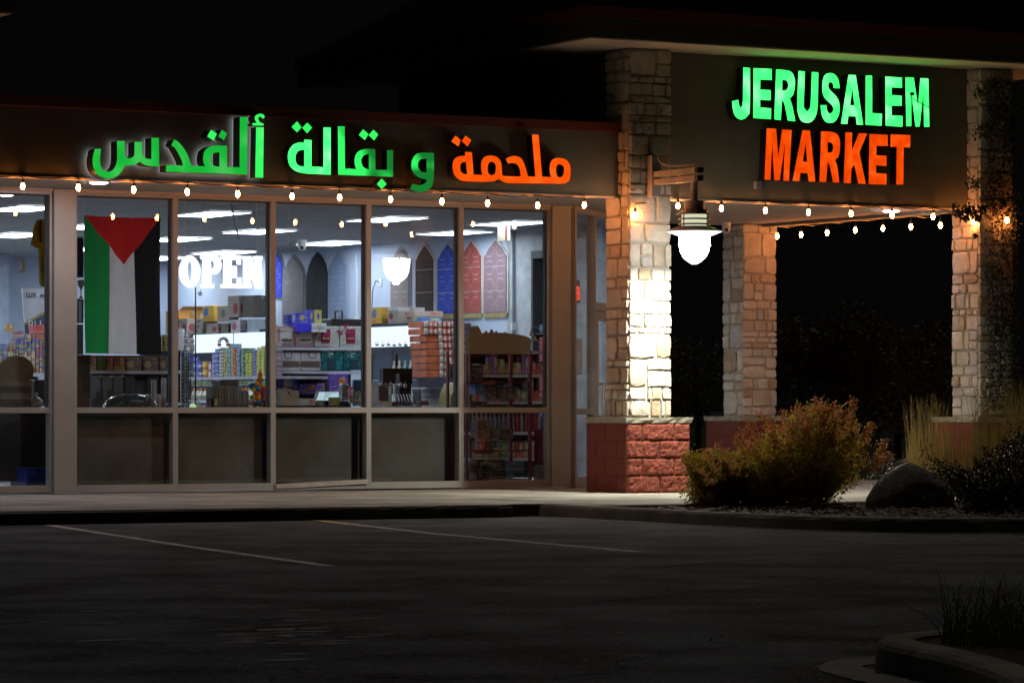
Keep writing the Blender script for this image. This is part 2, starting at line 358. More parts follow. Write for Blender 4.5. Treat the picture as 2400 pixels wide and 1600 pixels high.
# planting bed
MULCH = M('dark_bark_mulch', (.06, .035, .02), .95, 0, .5, 30, .9, 60)
bed = [(17.62, 29.04), (17.65, 27.8), (17.58, 26.4), (17.75, 25.1), (18.4, 24.3), (19.7, 23.68), (21.5, 23.48), (31, 23.8), (31, 29.04)]
tag(MB().poly([[(p[0], p[1], -.035) for p in bed]]).obj('planting_bed', MULCH), kind='structure')
tag(box('bed_edge', KERB, (17.62, 29.0, -.1, 27.2, 29.045, -.008)), kind='structure')
tag(box('lawn', M('night_lawn', (.03, .04, .015), .95, 0, .4, 3, .8, 30), (27.2, 23.7, -.11, 300, 400, -.05)), kind='structure')
tag(box('back_lawn', MATS['night_lawn'], (25.2, 46, -.11, 27.2, 400, -.052)), kind='structure')
ch = MB()
for _ in range(5200):
    u = random.uniform(17.7, 23.5); v = random.uniform(24.1, 28.95)
    if u < 18.4 and v < 25.3: continue
    if v < 24.5 and u < 19.6: continue
    a = random.uniform(0, 6.28); l = random.uniform(.012, .04); w = l*random.uniform(.2, .5); z = random.uniform(-.034, -.01)
    dx, dy = l*math.cos(a), l*math.sin(a); ex, ey = -w*math.sin(a), w*math.cos(a); t1 = random.uniform(-.012, .015)
    ch.add([(u-dx-ex, v-dy-ey, z), (u+dx-ex, v+dy-ey, z+t1), (u+dx+ex, v+dy+ey, z+t1+.004), (u-dx+ex, v-dy+ey, z+.004)], [(0, 1, 2, 3)])
tag(ch.obj('bark_chips', M('bark_chip', (.13, .075, .05), .8, 0, .5, 20)), 'loose reddish bark chips covering the planting bed', 'bark mulch', kind='stuff')
lv = MB()
for _ in range(60):
    p = PZ(random.choice([random.gauss(1205, 50), random.gauss(1305, 14), random.gauss(1000, 90)]), 1183 + random.uniform(-2, 3), GZ)
    a = random.uniform(0, 6.28); s = random.uniform(.012, .03)
    lv.add([(p.x+s*math.cos(a+k*2.1), p.y-.02+s*math.sin(a+k*2.1), GZ+.008+random.uniform(0, .03)) for k in range(3)], [(0, 1, 2)])
tag(lv.obj('fallen_leaves', M('dry_leaf', (.35, .26, .14), .8)), 'small dry leaves caught along the foot of the kerb', 'dry leaves', kind='stuff')
# ================================================================== SHOP BUILDING
bld = thing('market_building', 'long single-storey shopfront with olive stucco fascia and tall grey-framed windows', 'shop building', (12, 36, 0))
VF = 33.5; VW = 35.75
UR = 20.68
box('fascia', STUCCO, (2, VF, 3.21, UR, VF+.18, 3.90), bld)
box('fascia_trim', REDT, (2, VF-.05, 3.90, UR-.002, VF+.2, 4.0), bld)
SOFP = [(2, VF+.181), (25.66, VF+.181), (25.66, 38.62), (24.4, 38.62), (21.41, VW-.12), (2, VW-.12)]
MB().poly([[(p[0], p[1], 3.24) for p in SOFP]], (0, 0, .16)).obj('soffit', SOFF, bld)
box('drip_strip', SOFF, (2, VF-.01, 3.185, UR-.004, VF+.03, 3.208), bld)
box('roof', ROOFM, (2, VF+.2, 3.62, 20.71, 54, 3.97), bld)
# interior shell
SW = 24.6; BW = 53.8; LW = 8.0; CZ = 3.3
box('side_wall', WALLI, (SW, 42.75, 0, SW+.2, BW, CZ+.3), bld)
box('back_wall', WALLI, (LW, BW, 0, SW+.2, BW+.2, CZ+.3), bld)
box('party_wall', WALLI, (LW-.2, 35.9, 0, LW, BW+.2, CZ+.3), bld)
box('wall_return', M('grey_wall_paint', (.40, .43, .47), .7), (SW+.05, 39.2, 0, SW+.19, 42.749, CZ+.3), bld)
box('recess_wall', MATS['grey_wall_paint'], (SW-.0, 42.6, 0, SW+.049, 42.749, CZ), bld)
box('back_partition', M('partition_paint', (.36, .42, .54), .7), (LW, 52.2, 0, PV(21, 700, 52.2, 1).x, 53.79, CZ), bld)
FLOORM = M('vinyl_floor', (.45, .46, .47), .35, 0, .05, 2)
for i in range(10):
    for j in range(4):
        if 18.6+.61*i < 24.4: box('floor_tile', FLOORM, (18.6+.61*i+.004, 36.3+.61*j+.004, -.015, 19.21+.61*i-.004, 36.91+.61*j-.004, .0), bld)
box('shop_floor', M('floor_grout', (.3, .31, .32), .5), (LW, 35.86, -.1, SW+.2, BW, -.006), bld)
TILE = M('ceiling_tile', (.36, .37, .38), .9, 0, .05, 5, .3, 100)
base_tile = None; LIGHTS = []
for (lu, lvs) in ((11.65, (40.3, 43.95, 46.6, 50.2)), (14.1, (40.3, 43.95, 46.6, 50.2)), (16.55, (40.3, 43.95, 46.6, 50.2)), (19.0, (40.3, 43.95, 46.6, 50.2)), (21.45, (40.3, 43.95, 46.6, 50.2)), (23.9, (42.95, 46.6, 50.2, 52.6)), (23.3, (40.4,))):
    for v in lvs: LIGHTS.append((lu, v))
for i in range(27):
    for j in range(6):
        u0 = 8.2+.61*i; v0 = 36.13+1.22*j; 
        if u0+.61 > SW: continue
        b = (u0+.008, v0+.008, u0+.602, v0+1.212)
        o = MB().box(-.297, -.602, 0, .297, .602, .015).obj('ceiling_tile', TILE) if base_tile is None else base_tile.copy()
        if base_tile is None: base_tile = o
        else: C.objects.link(o)
        o.parent = bld; o.matrix_parent_inverse = Matrix.Translation(bld.location).inverted(); o.location = (u0+.305, v0+.61, CZ)
m, nt, bb = nodes('far_ceiling'); N = nt.nodes; L = nt.links
bk = N.new('ShaderNodeTexBrick'); tc = N.new('ShaderNodeTexCoord'); L.new(tc.outputs['Object'], bk.inputs[0]); bk.offset = 0; bk.inputs['Scale'].default_value = 1; bk.inputs['Brick Width'].default_value = .61; bk.inputs['Row Height'].default_value = 1.22; bk.inputs['Mortar Size'].default_value = .012
bk.inputs['Color1'].default_value = (.36, .37, .38, 1); bk.inputs['Color2'].default_value = (.34, .35, .36, 1); bk.inputs['Mortar'].default_value = (.2, .2, .21, 1); L.new(bk.outputs[0], bb.inputs['Base Color']); bb.inputs['Roughness'].default_value = .9
FARC = m
box('ceiling_slab', FARC, (LW, 43.46, CZ+.002, SW+.2, BW, CZ+.1), bld)
box('ceiling_grid', M('grid_metal', (.18, .18, .19), .6), (LW, 35.85, CZ+.02, SW+.2, 43.459, CZ+.1), bld)
# ceiling lights
PAN = EM('light_panel', (.86, .92, 1), L_PANEL)
lt = None
for i, (lu, v) in enumerate(LIGHTS):
    lab = 'flat white rectangular ceiling light, one of the rows across the shop ceiling'
    if (lu, v) == (23.9, 42.95): lab = 'flat white ceiling light in front of the blue prayer rug'
    if (lu, v) == (23.3, 40.4): lab = 'flat white ceiling light nearest the right end of the windows'
    if lt is None:
        lt = thing('ceiling_light', lab, 'ceiling light', (lu, v, CZ), 'flat ceiling light panels in the shop')
        fr_ = MB().box(-.3, -.6, -.02, .3, -.585, -.002).box(-.3, .585, -.02, .3, .6, -.002).box(-.3, -.584, -.02, -.285, .584, -.002).box(.285, -.584, -.02, .3, .584, -.002).obj('frame', WHITE); fr_.parent = lt
        df = MB().box(-.284, -.584, -.014, .284, .584, -.003).obj('diffuser', PAN); df.parent = lt
    else: dup(lt, (lu, v, CZ), lab)
# windows
def ring(mb, x0, x1, z0, z1, w, v0, v1):
    mb.box(x0, v0, z0, x0+w, v1, z1).box(x1-w, v0, z0, x1, v1, z1).box(x0+w, v0, z1-w*1.1, x1-w, v1, z1)
wins = [(-130, 120), (171, 403.5), (403.5, 628), (628, 847.5), (847.5, 1060), (1060, 1265)]
BOARD = M('window_board', (.10, .098, .088), .85, 0, .3, 2.2, col2=(.075, .066, .042))
for i, (xa, xb) in enumerate(wins):
    ua, ub = PV(xa, 900, VW-.05).x+.001, PV(xb, 900, VW-.05).x-.001
    mb = MB(); w = .028; ring(mb, ua, ub, .02, 3.205, w, VW-.05, VW+.06)
    mb.box(ua+w, VW-.05, .862, ub-w, VW+.06, .922)
    if i != 3: mb.box(ua+w, VW-.052, .02, ub-w, VW+.06, .095)
    wnd = mb.obj('window', FRAME, bld)
    if i == 3:
        lo = MB(); lo.poly([[(ua+w, VW-.053, .02), (ub-w, VW-.053, .02), (ub-w, VW-.053, .055), (ua+w, VW-.053, .03)]], (0, .11, 0)); lo.obj('sill', FRAME, wnd)
        lo = MB(); lo.poly([[(ua+w, VW-.075, .032), (ub-w, VW-.075, .075), (ub-w, VW-.075, .125), (ua+w, VW-.075, .085)]], (0, .03, 0)); tag(lo.obj('sill_cover', M('pale_loose_trim', (.5, .48, .43), .4, .3), wnd), 'loose tilted strip of sill trim')
    box('pane', GLASS, (ua+w, VW-.003, .922, ub-w, VW+.003, 3.205-w*1.1), wnd)
    box('pane', GLASS, (ua+w, VW-.003, .095, ub-w, VW+.003, .862), wnd)
    g = MB(); g.box(ua+w, VW+.004, .923, ua+w+.012, VW+.059, 3.17).box(ub-w-.016, VW+.004, .923, ub-w, VW+.059, 3.17).box(ua+w+.012, VW+.004, 3.158, ub-w-.016, VW+.059, 3.17); g.obj('gasket', FRAMED, wnd)
    if 1 <= i <= 4:
        box('backing_board', BOARD, (ua+w+.005, VW+.09, .1, ub-w-(.12 if i > 2 else .05), VW+.1, .82), wnd)
        box('backing_recess', M('recess_black', (.03, .03, .028), .9), (ua+.002, VW+.16, .05, ub-.002, VW+.17, .9), wnd)
for xa, xb in ((120, 171), (1265, 1308)):
    ua, ub = PV(xa, 900, VW-.05).x+.002, PV(xb, 900, VW-.05).x-.002
    MB().cbox(ua, VW-.09, .015, ub, VW+.1, 3.236, .008).obj('pilaster_panel', FRAME, bld)
box('head_beam', SOFF, (2, VW-.06, 3.206, 21.4, VW+.08, 3.2385), bld)
# 45 degree entrance wall
E0 = Vector((PV(1308, 900, VW).x+.01, VW, 0)); ED = Vector((math.sqrt(.5), math.sqrt(.5), 0)); EN = Vector((ED.y, -ED.x, 0))
def eb(mb, k0, k1, z0, z1, d0=-.05, d1=.05):
    q = [E0+ED*k0*math.sqrt(2)-EN*d0, E0+ED*k1*math.sqrt(2)-EN*d0, E0+ED*k1*math.sqrt(2)-EN*d1, E0+ED*k0*math.sqrt(2)-EN*d1]
    return mb.add([(p.x, p.y, z0) for p in q]+[(p.x, p.y, z1) for p in q], [(0,3,2,1),(4,5,6,7),(0,1,5,4),(1,2,6,5),(2,3,7,6),(3,0,4,7)])
mb = MB(); 
for k in (.03, .70, 1.78, 2.98): eb(mb, k, k+.045, .0, 3.17)
eb(mb, .03, 3.05, 3.171, 3.238); eb(mb, .076, .699, .84, .91); eb(mb, .746, 1.779, 2.06, 2.16); eb(mb, .076, .699, 0, .12); eb(mb, 1.826, 2.979, .84, .91); eb(mb, 1.826, 2.979, 0, .12)
ent = mb.obj('entrance_frame', FRAME, bld)
for k0, k1, z0, z1 in ((.076, .699, .911, 3.17), (.076, .699, .121, .839), (.746, 1.779, 2.161, 3.17), (1.826, 2.979, .911, 3.17), (1.826, 2.979, .121, .839)):
    mb = MB(); eb(mb, k0, k1, z0, z1, -.004, .004); mb.obj('pane', GLASS, ent)
mb = MB(); eb(mb, .755, .83, .02, 2.05); eb(mb, 1.70, 1.77, .02, 2.05); eb(mb, .831, 1.699, 1.95, 2.05); eb(mb, .831, 1.699, .02, .25)
door = mb.obj('door', FRAME, bld)
mb = MB(); eb(mb, .831, 1.699, .251, 1.949, -.004, .004); mb.obj('pane', GLASS, door)
hp = E0+ED*.80*1.414+EN*.05; hq = hp+EN*.07
MB().tube([(hp.x, hp.y, .82), (hq.x, hq.y, .82), (hq.x+.0, hq.y, .84), (hq.x, hq.y, 1.18), (hq.x, hq.y, 1.2), (hp.x, hp.y, 1.2)], .014, 8).obj('handle', M('brass_handle', (.5, .42, .28), .3, .8), door)
mb = MB(); eb(mb, .17, .42, 1.3, 1.72, .005, .009); pp = tag(mb.obj('notice_sheet', M('paper_white', (.6, .62, .66), .8)), 'blank white paper taped inside the glass beside the entrance door', 'notice')
# red led sign in the sidelight
t = thing('led_sign', 'small red glowing OPEN sign hung inside the glass beside the entrance door', 'open sign', tuple(E0+ED*.2))
mb = MB(); eb(mb, .17, .42, 2.14, 2.40, .03, .06); mb.obj('housing', M('sign_red_housing', (.05, .01, .01), .4), t)
mt = Matrix.Translation(E0+ED*.185*1.414-EN*.028+Vector((0, 0, 2.165))) @ Matrix(((ED.x, 0, EN.x, 0), (ED.y, 0, EN.y, 0), (0, 1, 0, 0), (0, 0, 0, 1))) @ Matrix.Diagonal((.5, 1, 1, 1))
text_obj('letters', 'OPEN', .24, EM('red_led', (1, .07, .03), 2.2), t, mt)
# ================================================================== PORTICO
por = thing('portico', 'tall square entrance portico carrying the English market name under a wide eave', 'portico', (23, 36, 0))
box('fascia', STUCCO, (21.21, VF, 3.205, 25.40, VF+.18, 4.815), por)
box('side_wall', STUCCO, (25.67, 33.81, 3.205, 25.85, 38.62, 4.815), por)
box('rear_wall', STUCCO, (20.72, 38.44, 3.41, 25.66, 38.62, 4.815), por)
box('left_wall', STUCCO, (20.72, VF+.37, 4.002, 20.9, 38.43, 4.815), por)
box('drip_strip', SOFF, (21.215, VF-.01, 3.18, 25.39, VF+.03, 3.203), por)
EU0, EU1, EV0, EV1 = 19.8, 26.75, 32.65, 39.5
box('eave', M('eave_metal', (.09, .085, .07), .6, 0, .05), (EU0, EV0, 4.82, EU1, EV1, 5.035), por)
box('eave_soffit', SOFF, (EU0+.02, EV0+.02, 4.805, EU1-.02, EV1-.02, 4.819), por)
box('eave_trim', REDT, (EU0-.03, EV0-.03, 5.036, EU1+.03, EV1+.03, 5.15), por)
mb = MB(); cx, cy = (EU0+EU1)/2, (EV0+EV1)/2
mb.add([(EU0, EV0, 5.151), (EU1, EV0, 5.151), (EU1, EV1, 5.151), (EU0, EV1, 5.151), (cx, cy, 7.4)], [(0,1,4), (1,2,4), (2,3,4), (3,0,4)]).obj('roof', ROOFM, por)
box('junction_box', M('grey_box', (.3, .29, .27), .6), (*PV(1731, 352, VF)[:1], VF-.06, PV(0, 371, VF).z, PV(1743, 352, VF).x, VF-.001, PV(0, 352, VF).z), por)
box('conduit_box', MATS['grey_box'], (PV(1703, 222, VF).x, VF-.05, PV(1703, 236, VF).z, PV(1713, 222, VF).x, VF-.001, PV(1703, 222, VF).z), por)
# neighbouring tower eave at the far left
ne = thing('neighbour_tower', 'corner of a second tower roof at the top left edge', 'tower roof', (11, 34, 0))
p = PV(34, 25, 32.6, 1)
box('eave', MATS['eave_metal'], (9, 32.6, p.z-.02, p.x, 38, p.z+.22), ne); box('eave_soffit', SOFF, (9.02, 32.62, p.z-.035, p.x-.02, 37.98, p.z-.021), ne); box('eave_trim', REDT, (8.97, 32.57, p.z+.221, p.x+.03, 38.03, p.z+.33), ne)
# ================================================================== STONE PILLARS
STONES = [M('limestone_cream', (.62, .57, .47), .9, 0, .12, 9, .8, 45), M('limestone_tan', (.55, .47, .35), .9, 0, .15, 9, .8, 45), M('limestone_grey', (.54, .51, .45), .9, 0, .12, 9, .8, 45), M('limestone_buff', (.66, .60, .49), .9, 0, .1, 9, .8, 45), M('limestone_rust', (.48, .37, .24), .9, 0, .2, 9, .8, 45)]
MORT = M('mortar', (.46, .42, .34), .95, 0, .1, 20, .5, 80)
def stone(O, A, Nn, x0, x1, z0, z1, d, parent, rough=1):
    cx, cz = (x0+x1)/2, (z0+z1)/2; hx, hz = (x1-x0)/2, (z1-z0)/2; mb = MB(); rr = random.uniform
    base = [(-1,-1),(0,-1),(1,-1),(1,0),(1,1),(0,1),(-1,1),(-1,0)]
    jit = [(rr(-.06, .06), rr(-.08, .08)) for _ in base]; cut = rr(.0, .2)
    def pt(a, b, n): q = O+A*(cx+a*hx)+Nn*n; return (q.x, q.y, z0+hz+b*hz)
    r0, r1, r2 = [], [], []
    for (a, b), (ja, jb) in zip(base, jit):
        k = 1-cut if a and b else 1
        r0.append(pt((a+ja*.5)*k, (b+jb*.5)*k, -.01)); r1.append(pt((a+ja*.6)*k, (b+jb*.6)*k, d*rr(.45, .7)))
        r2.append(pt(a*.84+ja, b*.82+jb, d*rr(.8, 1.15)))
    mb.rings([r0, r1, r2], False); k = len(mb.v); mb.v.append(pt(rr(-.2, .2), rr(-.2, .2), d*rr(.9, 1.25)))
    for j in range(8): mb.f.append((16+j, 16+(j+1) % 8, k))
    return mb.obj('stone', random.choices(STONES, (4, 2, 3, 4, 1))[0], parent, smooth=False)
def stone_face(O, A, Nn, W, z0, z1, parent, ext=0.0, seed=0, d=.028):
    random.seed(seed); z = z0
    while z < z1-.03:
        h = min(random.choice([.07, .11, .14, .18, .22, .27, .31]), z1-z)
        if z1-(z+h) < .05: h = z1-z
        x = -ext
        while x < W+ext-.02:
            w = random.uniform(.35, 1.7)*h if h > .12 else random.uniform(.1, .24)
            w = min(max(w, .05), .34)
            if W+ext-(x+w) < .07: w = W+ext-x
            g = .007
            if h > .2 and random.random() < .45 and w > .1:
                s = random.uniform(.4, .6)*h
                stone(O, A, Nn, x+g, x+w-g, z+g, z+s-g, d*random.uniform(.7, 1.1), parent); stone(O, A, Nn, x+g, x+w-g, z+s+g, z+h-g, d*random.uniform(.7, 1.1), parent)
            else: stone(O, A, Nn, x+g, x+w-g, z+g, z+h-g, d*random.uniform(.6, 1.2), parent)
            x += w
        z += h
RED = M('red_split_block', (.25, .055, .03), .95, 0, .3, 26, 1.0, 34); REDS = M('red_painted_block', (.16, .03, .014), .85, 0, .08, 10, .35, 60)
def block(O, A, Nn, x0, x1, z0, z1, amp, parent, mat):
    nx = max(4, int((x1-x0)/.022)) if amp > .01 else 2; nz = max(4, int((z1-z0)/.022)) if amp > .01 else 2
    nx = min(nx, 22); mb = MB(); vs_ = []
    from mathutils import noise as mn_
    for j in range(nz+1):
        for i in range(nx+1):
            e = i in (0, nx) or j in (0, nz)
            qq = O+A*(x0+(x1-x0)*i/nx); zz = z0+(z1-z0)*j/nz
            n = .004 if e else .012+amp*(.5+.75*mn_.noise(Vector((qq.x*14, qq.y*14, zz*14)))+.55*mn_.noise(Vector((qq.x*37+5, qq.y*37, zz*37))))
            q = qq+Nn*n; vs_.append((q.x, q.y, z0+(z1-z0)*j/nz))
    fs = [(j*(nx+1)+i, j*(nx+1)+i+1, (j+1)*(nx+1)+i+1, (j+1)*(nx+1)+i) for j in range(nz) for i in range(nx)]
    mb.add(vs_, fs); k = len(mb.v)
    q = [(O+A*x0-Nn*.03), (O+A*x1-Nn*.03)]; f = [(O+A*x0+Nn*.006), (O+A*x1+Nn*.006)]
    c = [(q[0].x, q[0].y, z0), (q[1].x, q[1].y, z0), (q[1].x, q[1].y, z1), (q[0].x, q[0].y, z1), (f[0].x, f[0].y, z0), (f[1].x, f[1].y, z0), (f[1].x, f[1].y, z1), (f[0].x, f[0].y, z1)]
    mb.add(c, [(0,1,5,4), (1,2,6,5), (2,3,7,6), (3,0,4,7)])
    return mb.obj('block', mat, parent)
AX, AY = Vector((1, 0, 0)), Vector((0, 1, 0))
def pillar(label, u0, u1, v0, v1, ztop, seed, split=True):
    t = thing('stone_pillar', label, 'pillar', ((u0+u1)/2, (v0+v1)/2, 0), 'stone pillars of the portico')
    box('core', MORT, (u0, v0, .81, u1, v1, ztop), t)
    stone_face(Vector((u0, v0, 0)), AX, -AY, u1-u0, .82, ztop, t, .02, seed)
    stone_face(Vector((u0, v1, 0)), -AY, -AX, v1-v0-.0, .82, ztop, t, 0, seed+1, .03)
    bu0, bu1, bv0, bv1 = u0-.165, u1+.14, v0-.19, v1+.15
    bs = box('base_core', M('red_mortar', (.25, .07, .045), .95), (bu0+.012, bv0+.012, 0, bu1-.012, bv1, .752), t)
    random.seed(seed+5)
    W = bu1-bu0; hh = .188
    for r in range(4):
        cuts = [0, .25*W, .75*W, W] if r % 2 else [0, W*.02+.0, W]
        cuts = [0, .24*W, .75*W, W] if r % 2 else [0, .52*W, W]
        for a_, b2 in zip(cuts, cuts[1:]): block(Vector((bu0, bv0, 0)), AX, -AY, a_+.003, b2-.003, r*hh+.004, (r+1)*hh-.003,   .019 if split else .004, bs, RED if split else REDS)
        D = bv1-bv0; cuts = [0, .48*D, D] if r % 2 else [0, .26*D, .76*D, D]
        for a_, b2 in zip(cuts, cuts[1:]): block(Vector((bu0, bv1, 0)), -AY, -AX, a_+.0015, b2-.0015, r*hh+.002, (r+1)*hh-.0015, .004, bs, REDS)
    # rough cap slab
    mb = MB(); n = 14; ring_t, ring_b, ring_m = [], [], []
    c = [(bu0-.03, bv0-.035), (bu1+.03, bv0-.035), (bu1+.03, bv1+.03), (bu0-.03, bv1+.03)]
    for k in range(4):
        p0, p1 = Vector(c[k]), Vector(c[(k+1) % 4])
        for i in range(n):
            q = p0.lerp(p1, i/n); j = random.uniform(0, .012); cc = Vector(((bu0+bu1)/2, (bv0+bv1)/2)); dn = (cc-q).normalized()
            ring_t.append((q.x+dn.x*j*.6, q.y+dn.y*j*.6, .812)); qm = q+dn*random.uniform(0, .015); ring_m.append((qm.x, qm.y, .785)); q2 = q+dn*random.uniform(.01, .03); ring_b.append((q2.x, q2.y, .754))
    mb.rings([ring_b, ring_m, ring_t]).obj('cap_slab', M('cap_limestone', (.40, .37, .28), .9, 0, .15, 8, .7, 60), t)
    return t
P1 = pillar('front left portico pillar of pale stone on a rough red block base, lit by the wall lamp', 20.70, 21.20, 33.30, 33.78, 4.80, 11)
P2 = pillar('rear portico pillar of tan stone, half hidden behind the orange-leaved shrub', 25.41, 25.89, 38.17, 38.62, 3.235, 22, False)
P3 = pillar('right portico pillar of stone with dark creeper, standing in tall dry grass', 25.41, 25.86, 33.30, 33.80, 4.80, 33, False)
random.seed(3)
# ================================================================== CHANNEL LETTERS
GRN = EM('green_acrylic', (.03, 1, .11), 2.7, .15, 5); GRN2 = EM('green_acrylic_dim', (.02, 1, .09), .5, .1, 4); GRN3 = EM('green_acrylic_bright', (.035, 1, .12), 1.1, .08, 5)
ORG = EM('orange_acrylic', (1, .085, .0), 1.05, .1, 8); ORG2 = EM('orange_acrylic_market', (1, .07, .0), 1.0, .18, 8)
CAN = M('black_letter_can', (.012, .012, .012), .4); HALO = EM('white_halo_led', (.75, .85, 1), L_HALO)
def letter(label, outer, holes, f, face, V=VF, stand=.03, depth=.12, halo=False, group=None, seg=5):
    stand = .04 if halo else stand; vb = V-stand; vf = vb-depth
    loops = [smooth_pts(outer, f, seg)]+[smooth_pts(h, f, seg) for h in holes]
    L3 = [[PV(x, y, vf, 1) for x, y in l] for l in loops]
    c = L3[0][0]
    t = thing('sign_letter', label, 'sign letter', (c.x, vb, c.z), group)
    MB().poly([[p+Vector((0, -.002, 0)) for p in l] for l in L3]).obj('face', face, t)
    MB().poly([[p+Vector((0, .0005, 0)) for p in l] for l in L3], (0, depth-.001, 0)).obj('can', CAN, t)
    if halo:
        mb = MB(); mb.poly([[Vector((p.x, vb+.001, p.z)) for p in l] for l in L3]); mb.obj('halo_led', HALO, t)
    return t
A1 = crop(200, 250, 4.704); A2 = crop(640, 250, 3.178); E1 = crop(1680, 120, 3.92)
G1 = 'letters of the green and orange Arabic shop sign'
letter('leftmost green Arabic letter with a deep bowl, glowing white behind', '105,467 173,467 165,520~ 160,600~ 175,670~ 210,710~ 265,717~ 310,690~ 340,630~ 350,560~ 348,380 433,380 435,530~ 450,565~ 490,570~ 525,555~ 540,520~ 541,390 625,390 627,510~ 650,560~ 690,577~ 728,577 728,345 810,345 812,660 730,658~ 670,648~ 630,630~ 598,610~ 560,635~ 500,645~ 432,650 410,700~ 370,750~ 310,785~ 240,792~ 165,770~ 110,720~ 82,640~ 82,560~', [], A1, GRN2, halo=True, depth=.16, group=G1)
letter('green joined Arabic letters with one looped and one tall upright stroke, second from left', '947,428 975,367 1010,378~ 1060,430~ 1110,500~ 1145,580~ 1168,655 1318,657 1303,620~ 1297,570~ 1310,500~ 1350,455~ 1410,433~ 1480,430~ 1560,433 1562,668 1700,670 1703,115 1787,118 1783,750 888,718 890,645 1075,650 1060,590~ 1020,510~ 985,455~', ['1478,505 1430,508~ 1395,530~ 1382,575~ 1392,625~ 1425,655~ 1478,663'], A1, GRN2, halo=True, depth=.16, group=G1)
letter('left green diamond dot over the white-haloed looped letter', '1385,258 1450,300 1413,375 1343,330', [], A1, GRN3, halo=False, depth=.16, group=G1)
letter('right green diamond dot over the white-haloed looped letter', '1503,258 1563,297 1527,372 1466,330', [], A1, GRN2, halo=True, depth=.16, group=G1)
letter('tall green upright Arabic stroke with the small hook above it', '1882,228 1965,230 1960,785 1872,782', [], A1, GRN3, halo=True, depth=.13, group=G1)
letter('small green hook-shaped mark at the top of the tall stroke', '1842,183 1893,182 1872,150~ 1868,115~ 1895,88~ 1935,80~ 1968,95~ 1975,122 1952,135 1940,117~ 1915,115~ 1905,130~ 1912,155~ 1925,175 1965,190 1963,210 1842,208', [], A1, GRN3, halo=True, depth=.16, group=G1)
letter('bright green looped Arabic letters left of centre under two diamonds', '232,248 285,250 285,447 375,452 376,156 428,158 428,507 330,502~ 240,497~ 170,480~ 125,440~ 110,385~ 118,330~ 150,285~ 200,268~ 230,270', ['232,323 200,325~ 175,345~ 165,380~ 172,420~ 195,442~ 232,447'], A2, GRN, group=G1)
letter('left diamond dot above the bright green looped letters', '178,110 212,155 178,193 137,152', [], A2, GRN3, group=G1)
letter('right diamond dot above the bright green looped letters', '255,120 290,158 253,200 216,158', [], A2, GRN3, group=G1)
def fade_green():
    m, nt, b = nodes('green_acrylic_fading'); N = nt.nodes; L = nt.links
    b.inputs['Base Color'].default_value = (.02, .05, .02, 1); b.inputs['Emission Color'].default_value = (.035, 1, .13, 1); b.inputs['Roughness'].default_value = .25
    tc = N.new('ShaderNodeTexCoord'); no = N.new('ShaderNodeTexNoise'); no.inputs['Scale'].default_value = 3.4; no.inputs['Detail'].default_value = 0
    mr = N.new('ShaderNodeMapRange'); mr.inputs[1].default_value = .4; mr.inputs[2].default_value = .6; mr.inputs[3].default_value = .2; mr.inputs[4].default_value = 1.1
    L.new(tc.outputs['Object'], no.inputs[0]); L.new(no.outputs['Fac'], mr.inputs[0]); L.new(mr.outputs[0], b.inputs['Emission Strength']); return m
FADE = fade_green()
letter('green joined Arabic letters with unevenly lit loop in the middle of the sign', '482,147 533,148 535,440~ 548,462 620,466 608,430~ 608,385~ 625,345~ 660,322~ 710,315~ 760,318 763,470 848,473 848,325 893,325 893,523 485,508', ['713,352 680,362~ 660,385~ 657,415~ 672,450~ 713,470'], A2, FADE, group=G1)
letter('left diamond dot above the unevenly lit green letters', '670,170 710,205 683,250 638,212', [], A2, GRN3, group=G1)
letter('right diamond dot above the unevenly lit green letters', '747,173 783,208 752,253 711,213', [], A2, GRN3, group=G1)
letter('green diamond dot hanging below the sign letters', '808,535 846,577 808,615 773,577', [], A2, GRN3, group=G1)
letter('green comma-like Arabic letter dropping below the fascia, dark at its upper left', '1198,345 1197,500~ 1192,560~ 1178,600~ 1145,627~ 1100,637~ 1050,628~ 1022,610 1038,572 1070,583~ 1110,582~ 1138,562~ 1143,543 1090,530~ 1050,500~ 1030,455~ 1035,400~ 1065,355~ 1110,343', ['1143,390 1100,392~ 1080,420~ 1082,455~ 1105,485~ 1143,490'], A2, FADE, group=G1)
letter('orange joined Arabic word at the right end of the sign', '1430,338 1480,340 1493,507 1558,508 1549,460~ 1552,410~ 1575,375~ 1620,365~ 1665,375~ 1695,410~ 1703,460~ 1706,505~ 1730,518~ 1843,520 1838,470~ 1815,430~ 1780,420~ 1750,425 1733,390 1760,375~ 1800,368~ 1845,385~ 1875,440~ 1898,520 1953,522 1928,208 1977,210 2003,522 2070,525 2060,480~ 2065,420~ 2090,390~ 2130,383~ 2180,395~ 2212,440~ 2215,500~ 2205,550~ 2165,573~ 2100,574 1800,571 1740,568~ 1705,555~ 1682,540~ 1650,553~ 1590,560~ 1460,557~ 1400,550~ 1355,515~ 1337,460~ 1345,400~ 1380,372~ 1430,366', ['1435,413 1405,418~ 1392,450~ 1400,485~ 1425,502~ 1445,503', '1630,410~ 1655,430~ 1658,470~ 1650,500~ 1625,512~ 1600,490~ 1597,450~ 1608,420~', '2135,430~ 2165,450~ 2163,500~ 2145,525~ 2120,522~ 2107,490~ 2108,455~ 2118,435~'], A2, ORG, group=G1)
letter('left orange diamond dot of the Arabic sign', '1358,216 1398,250 1380,297 1327,260', [], A2, ORG, group=G1)
letter('right orange diamond dot of the Arabic sign', '1432,216 1476,250 1448,297 1405,258', [], A2, ORG, group=G1)
